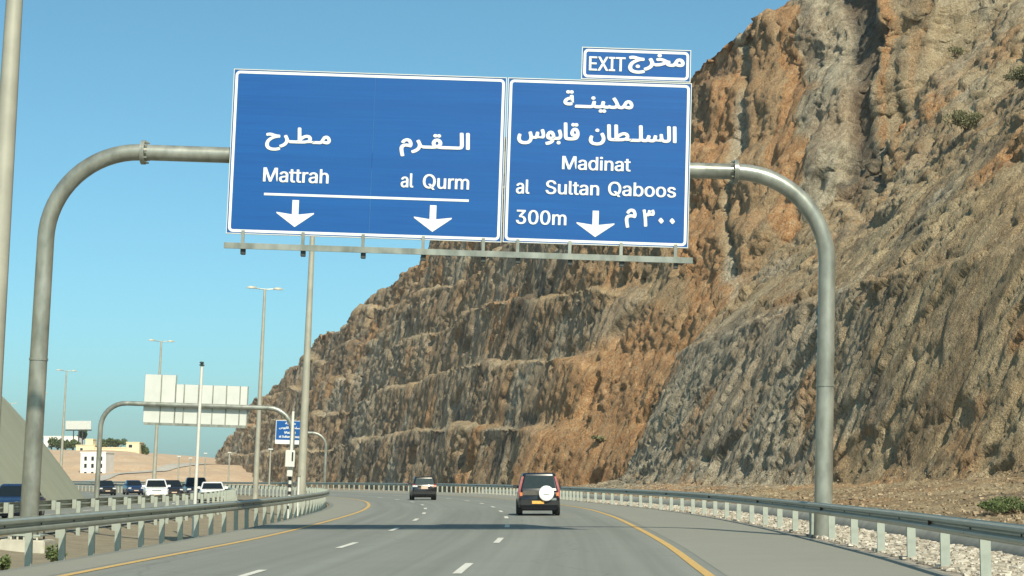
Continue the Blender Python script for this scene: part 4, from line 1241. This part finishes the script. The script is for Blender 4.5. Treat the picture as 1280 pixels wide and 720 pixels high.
# ------------------------------------------------------------------ cars (local +y is forward)
def rring(w, yf, yr, z, r=0.18, n=4):
    """rounded rectangle ring"""
    o = []
    for cx, cy, a0 in ((w - r, yf - r, 0), (-w + r, yf - r, 90), (-w + r, yr + r, 180), (w - r, yr + r, 270)):
        for k in range(n + 1):
            a = R(a0 + 90 * k / n); o.append(Vector((cx + r * math.cos(a), cy + r * math.sin(a), z)))
    return o
def car(label, loc, head, body_mat, cat='car', L=4.5, W=1.78, Ht=1.5, belt=0.95, hood=0.92, nose=1.25, tail=0.55, gc=0.19, wheel=0.32, suv=False, extra=None, group='cars on the highway', low_mat=None, rear=True):
    o = empty('car', loc, (0, 0, head), label, cat, group)
    hw, hl = W / 2, L / 2
    # lower body: cross-sections along the length
    st = [(-hl, 0.86, 0.36, belt - 0.12), (-hl + 0.08, 0.95, 0.27, belt - 0.04), (-hl + 0.35, 1.0, gc + 0.03, belt), (-hl + tail + 0.3, 1.0, gc, belt), (hl - nose - 0.2, 1.0, gc, belt),
          (hl - nose + 0.25, 0.99, gc, hood), (hl - 0.35, 0.95, gc + 0.02, hood - 0.10), (hl - 0.10, 0.88, 0.27, hood - 0.22), (hl, 0.78, 0.36, hood - 0.34)]
    rings = []
    for y, k, z0, z1 in st:
        w = hw * k
        rings.append([Vector(p) for p in ((-w * .86, y, z0), (-w * .97, y, z0 + .08), (-w, y, z0 + (z1 - z0) * .45), (-w * .985, y, z1 - .13), (-w * .90, y, z1 - .015), (-w * .5, y, z1 + .012),
                                          (w * .5, y, z1 + .012), (w * .90, y, z1 - .015), (w * .985, y, z1 - .13), (w, y, z0 + (z1 - z0) * .45), (w * .97, y, z0 + .08), (w * .86, y, z0))])
    MB().loft(rings).build('body', body_mat, o, smooth=True)
    # cabin
    yr0 = -hl + (0.10 if suv else tail); yf0 = hl - nose
    yr1 = -hl + (0.32 if suv else tail + 0.55); yf1 = yf0 - (0.75 if suv else 0.95)
    r0 = rring(hw * 0.955, yf0, yr0, belt - 0.03, 0.14); r1 = rring(hw * 0.78, yf1, yr1, Ht - 0.06, 0.16); r2 = rring(hw * 0.70, yf1 - 0.1, yr1 + 0.1, Ht, 0.16)
    MB().loft([r0, r1, r2]).build('cabin', body_mat, o, smooth=True)
    def face(a0, b0, a1, b1, u0, u1, v0, v1, name, mat=M['glass'], out=0.012):
        def P(u, v): return (a0.lerp(b0, u)).lerp(a1.lerp(b1, u), v)
        q = [P(u0, v0), P(u1, v0), P(u1, v1), P(u0, v1)]
        nrm = (q[1] - q[0]).cross(q[3] - q[0]).normalized()
        c = sum(q, Vector()) / 4
        if nrm.dot(c - Vector((0, (yf0 + yr0) / 2, c.z))) < 0: nrm = -nrm
        m = MB(); m.add([p + nrm * out for p in q] + [p - nrm * 0.02 for p in q], [(0, 1, 2, 3), (4, 7, 6, 5), (0, 4, 5, 1), (1, 5, 6, 2), (2, 6, 7, 3), (3, 7, 4, 0)])
        return m.build(name, mat, o)
    k0 = dict(fl=Vector((-hw * .955 + .10, yf0, belt - .03)), fr=Vector((hw * .955 - .10, yf0, belt - .03)), rl=Vector((-hw * .955 + .10, yr0, belt - .03)), rr=Vector((hw * .955 - .10, yr0, belt - .03)))
    k1 = dict(fl=Vector((-hw * .78 + .10, yf1, Ht - .06)), fr=Vector((hw * .78 - .10, yf1, Ht - .06)), rl=Vector((-hw * .78 + .10, yr1, Ht - .06)), rr=Vector((hw * .78 - .10, yr1, Ht - .06)))
    face(k0['fl'], k0['fr'], k1['fl'], k1['fr'], 0.0, 1.0, 0.10, 0.93, 'windscreen')
    face(k0['rl'], k0['rr'], k1['rl'], k1['rr'], 0.02, 0.98, 0.14, 0.90, 'rear_window')
    for s in (-1, 1):
        a0, b0 = Vector((s * hw * .955, yr0 + .12, belt - .03)), Vector((s * hw * .955, yf0 - .12, belt - .03))
        a1, b1 = Vector((s * hw * .78, yr1 + .1, Ht - .06)), Vector((s * hw * .78, yf1 - .05, Ht - .06))
        face(a0, b0, a1, b1, 0.05, 0.30 if suv else 0.16, 0.16, 0.86, 'side_window')
        face(a0, b0, a1, b1, 0.33 if suv else 0.20, 0.60, 0.16, 0.88, 'side_window')
        face(a0, b0, a1, b1, 0.63, 0.94, 0.16, 0.88, 'side_window')
        mi = MB().loft([[Vector((s * (hw + x), hl - nose - 0.35 + y, belt + 0.12 + z)) for y, z in ((-.06, -.07), (.06, -.07), (.05, .08), (-.05, .08))] for x in (-0.06, 0.06, 0.17)])
        mi.build('mirror', M['black'] if suv else body_mat, o)
        for yw in (-hl + 0.85, hl - 0.88):
            t = MB(); t.loft([[Vector((s * (hw - 0.20 + dx), yw + rr_ * math.cos(a), wheel + rr_ * math.sin(a))) for a in np.linspace(0, 2 * math.pi, 20, endpoint=False)] for dx, rr_ in ((0, wheel - .03), (0.02, wheel), (0.19, wheel), (0.215, wheel - .03), (0.215, wheel * .62), (0.19, wheel * .6))])
            tw = t.build('wheel', M['tyre'], o, smooth=True)
            rm = MB(); rm.tube([(s * (hw - 0.02), yw, wheel), (s * (hw + 0.005), yw, wheel)], [wheel * .60, wheel * .52], 14)
            rm.build('rim', M['rim'], tw, smooth=True)
        # lamps
        hlm = MB().box((s * hw * .72, hl - 0.14, hood - 0.24), (hw * .36, 0.16, 0.16)).build('headlight', M['clear_lens'], o, bevel=0.03)
        if not suv:
            MB().box((s * hw * .76, -hl + 0.035, belt - 0.16), (hw * .34, 0.10, 0.17)).build('tail_light', M['red_lens'], o, bevel=0.03)
    MB().box((0, hl - 0.10, hood - 0.27), (W * .40, 0.12, 0.13)).build('grille', M['black'], o, bevel=0.02)
    MB().box((0, hl - 0.015, 0.40), (W * .62, 0.10, 0.16)).build('bumper_intake', M['black'], o, bevel=0.03)
    MB().box((0, hl + 0.04, 0.45), (0.46, 0.03, 0.10)).build('number_plate', M['plate_pale'], o)
    MB().box((0, 0, gc + 0.02), (W * .8, L * .86, 0.12)).build('underbody', M['black'], o)
    if extra: extra(o, hw, hl, k0, k1, face)
    return o

def suv_rear(o, hw, hl, k0, k1, face):
    b = 1.04
    for s in (-1, 1):                                     # tall lamps up the rear pillars
        ks = 'rr' if s > 0 else 'rl'
        a0, a1 = k0[ks] + Vector((s * .10, .03, 0)), k1[ks] + Vector((s * .08, .03, 0))
        d = Vector((s * 0.05, -0.05, 0))
        m = MB(); ring = []
        for t in (-0.42, 0.05, 0.5, 0.86):
            p = a0.lerp(a1, t)
            if t < 0: p.y = -hl + 0.06; p.x = s * (hw - 0.06)
            ring.append([p + Vector((x * s, y, 0)) for x, y in ((-.055, -.02), (.035, -.02), (.045, .10), (-.055, .10))])
        m.loft(ring); m.build('tail_light', M['red_lens'], o)
        MB().box((s * (hw - 0.12), -hl - 0.005, 0.93), (0.12, 0.05, 0.16)).build('indicator', M['amber'], o, bevel=0.01)
        MB().box((s * (hw * .72), -hl - 0.02, 0.52), (0.18, 0.05, 0.07)).build('reflector', M['red_lens'], o)
    MB().box((-0.22, -hl - 0.005, 0.985), (1.0, 0.05, 0.21)).build('tailgate_garnish', M['garnish'], o, bevel=0.015)
    MB().box((0, -hl - 0.03, 0.55), (hw * 1.9, 0.16, 0.26)).build('rear_bumper', M['black'], o, bevel=0.05)
    MB().box((-0.06, -hl - 0.125, 0.585), (0.52, 0.03, 0.13)).build('number_plate', M['plate'], o)
    MB().box((0.56, -hl - 0.05, 0.72), (0.36, 0.06, 0.10)).build('bumper_step', M['rim'], o, bevel=0.01)
    sw = MB(); c = (0.30, 0, 0.97)
    prof_ = [(0.0, -0.10), (0.10, -0.105), (0.24, -0.10), (0.315, -0.075), (0.335, -0.02), (0.335, 0.16)]
    ring = [[Vector((c[0] + max(r_, .001) * math.cos(a), -hl - 0.17 + y, c[2] + max(r_, .001) * math.sin(a))) for a in np.linspace(0, 2 * math.pi, 28, endpoint=False)] for r_, y in prof_]
    sw.loft(ring); sp = sw.build('spare_wheel_cover', M['cover_white'], o, smooth=True)
    MB().box((0.30, -hl - 0.276, 0.93), (0.26, 0.012, 0.03)).build('emblem', M['rim'], sp)
    for s in (-1, 1):
        MB().tube([(s * 0.62, -1.6, 1.80), (s * 0.62, 0.6, 1.80)], 0.025, 8).build('roof_bar', M['black'], o)
def dark_rear(o, hw, hl, k0, k1, face):
    for s in (-1, 1):
        MB().box((s * (hw - 0.20), -hl + 0.02, 1.02), (0.36, 0.10, 0.13)).build('tail_light', M['clear_lens'] if s < 0 else M['lens_highlight'], o, bevel=0.02)  # tail lights, the bright highlight on them put into their pale colour
        MB().box((s * (hw - 0.10), -hl + 0.05, 1.13), (0.16, 0.12, 0.12)).build('upper_lamp', M['red_lens'], o, bevel=0.02)
    MB().box((0.0, -hl - 0.005, 0.92), (0.50, 0.04, 0.20)).build('number_plate', M['plate_pale'], o)
    MB().box((0, -hl - 0.03, 0.52), (hw * 1.9, 0.16, 0.25)).build('rear_bumper', M['black'], o, bevel=0.05)
    MB().box((0, -hl + 0.40, 1.70), (hw * 1.35, 0.3, 0.05)).build('spoiler', M['car_dark'], o, bevel=0.015)
def hdg(f, y): return math.atan(-float(f(y + 2) - f(y - 2)) / 4)
car('black four-wheel-drive with a white spare wheel cover in the right lane', (1.14, 80.3 + 2.2, 0), hdg(dash_2, 82), M['car_black'], 'car', 4.4, 1.82, 1.86, 1.12, 1.10, 1.15, 0.4, 0.26, 0.36, True, suv_rear)
car('dark grey car farther ahead in the middle lane, driving into the bend', (-6.65, 136 + 2.1, 0), hdg(dash_1, 140) * 0.7, M['car_dark'], 'car', 4.3, 1.80, 1.72, 1.06, 1.04, 1.1, 0.4, 0.24, 0.35, True, dark_rear)
def opp_car(label, px, Y, mat, **kw):
    x = at(px, 600, Y).x
    return car(label, (x, Y, OPP_Z), math.pi + hdg(median_c, Y), mat, group='oncoming cars', **kw)
opp_car('dark blue oncoming car behind the left gantry column', 20, 80, M['car_blue'], L=4.4, W=1.75, Ht=1.50)
opp_car('white oncoming car, left of the two white ones', 195, 145, M['car_white'], L=4.7, W=1.85, Ht=1.66, belt=1.0, hood=1.0)
opp_car('white oncoming car right of the camera pole', 265.5, 131, M['car_white'], L=4.6, W=1.80, Ht=1.47)
opp_car('dark oncoming car just behind the left white car', 215, 168, M['car_dark'], L=4.5, W=1.78, Ht=1.55)
opp_car('tall dark oncoming four-wheel-drive seen behind the camera pole', 245, 149, M['car_black'], L=4.6, W=1.85, Ht=1.78, belt=1.08, hood=1.08)
opp_car('small dark blue oncoming car left of the white ones', 167, 192, M['car_blue'], L=4.4, W=1.75, Ht=1.50)
opp_car('dark oncoming car farthest left, below the white block', 132, 186, M['car_dark'], L=4.4, W=1.75, Ht=1.48)

# ------------------------------------------------------------------ thin haze
hb = MB().box((0, 0, 74), (9300, 9300, 152)).build('haze', None)
hm = bpy.data.materials.new('haze'); hm.use_nodes = True
hn = hm.node_tree
for nd in list(hn.nodes):
    if nd.type == 'BSDF_PRINCIPLED': hn.nodes.remove(nd)
pv_ = hn.nodes.new('ShaderNodeVolumePrincipled')
pv_.inputs['Color'].default_value = (0.86, 0.93, 0.96, 1)
pv_.inputs['Density'].default_value = 0.00013
pv_.inputs['Anisotropy'].default_value = 0.2
hn.links.new(pv_.outputs[0], hn.nodes['Material Output'].inputs['Volume'])
hb.data.materials.append(hm)
tag(hb, 'thin pale haze over the whole valley', 'haze', kind='stuff')
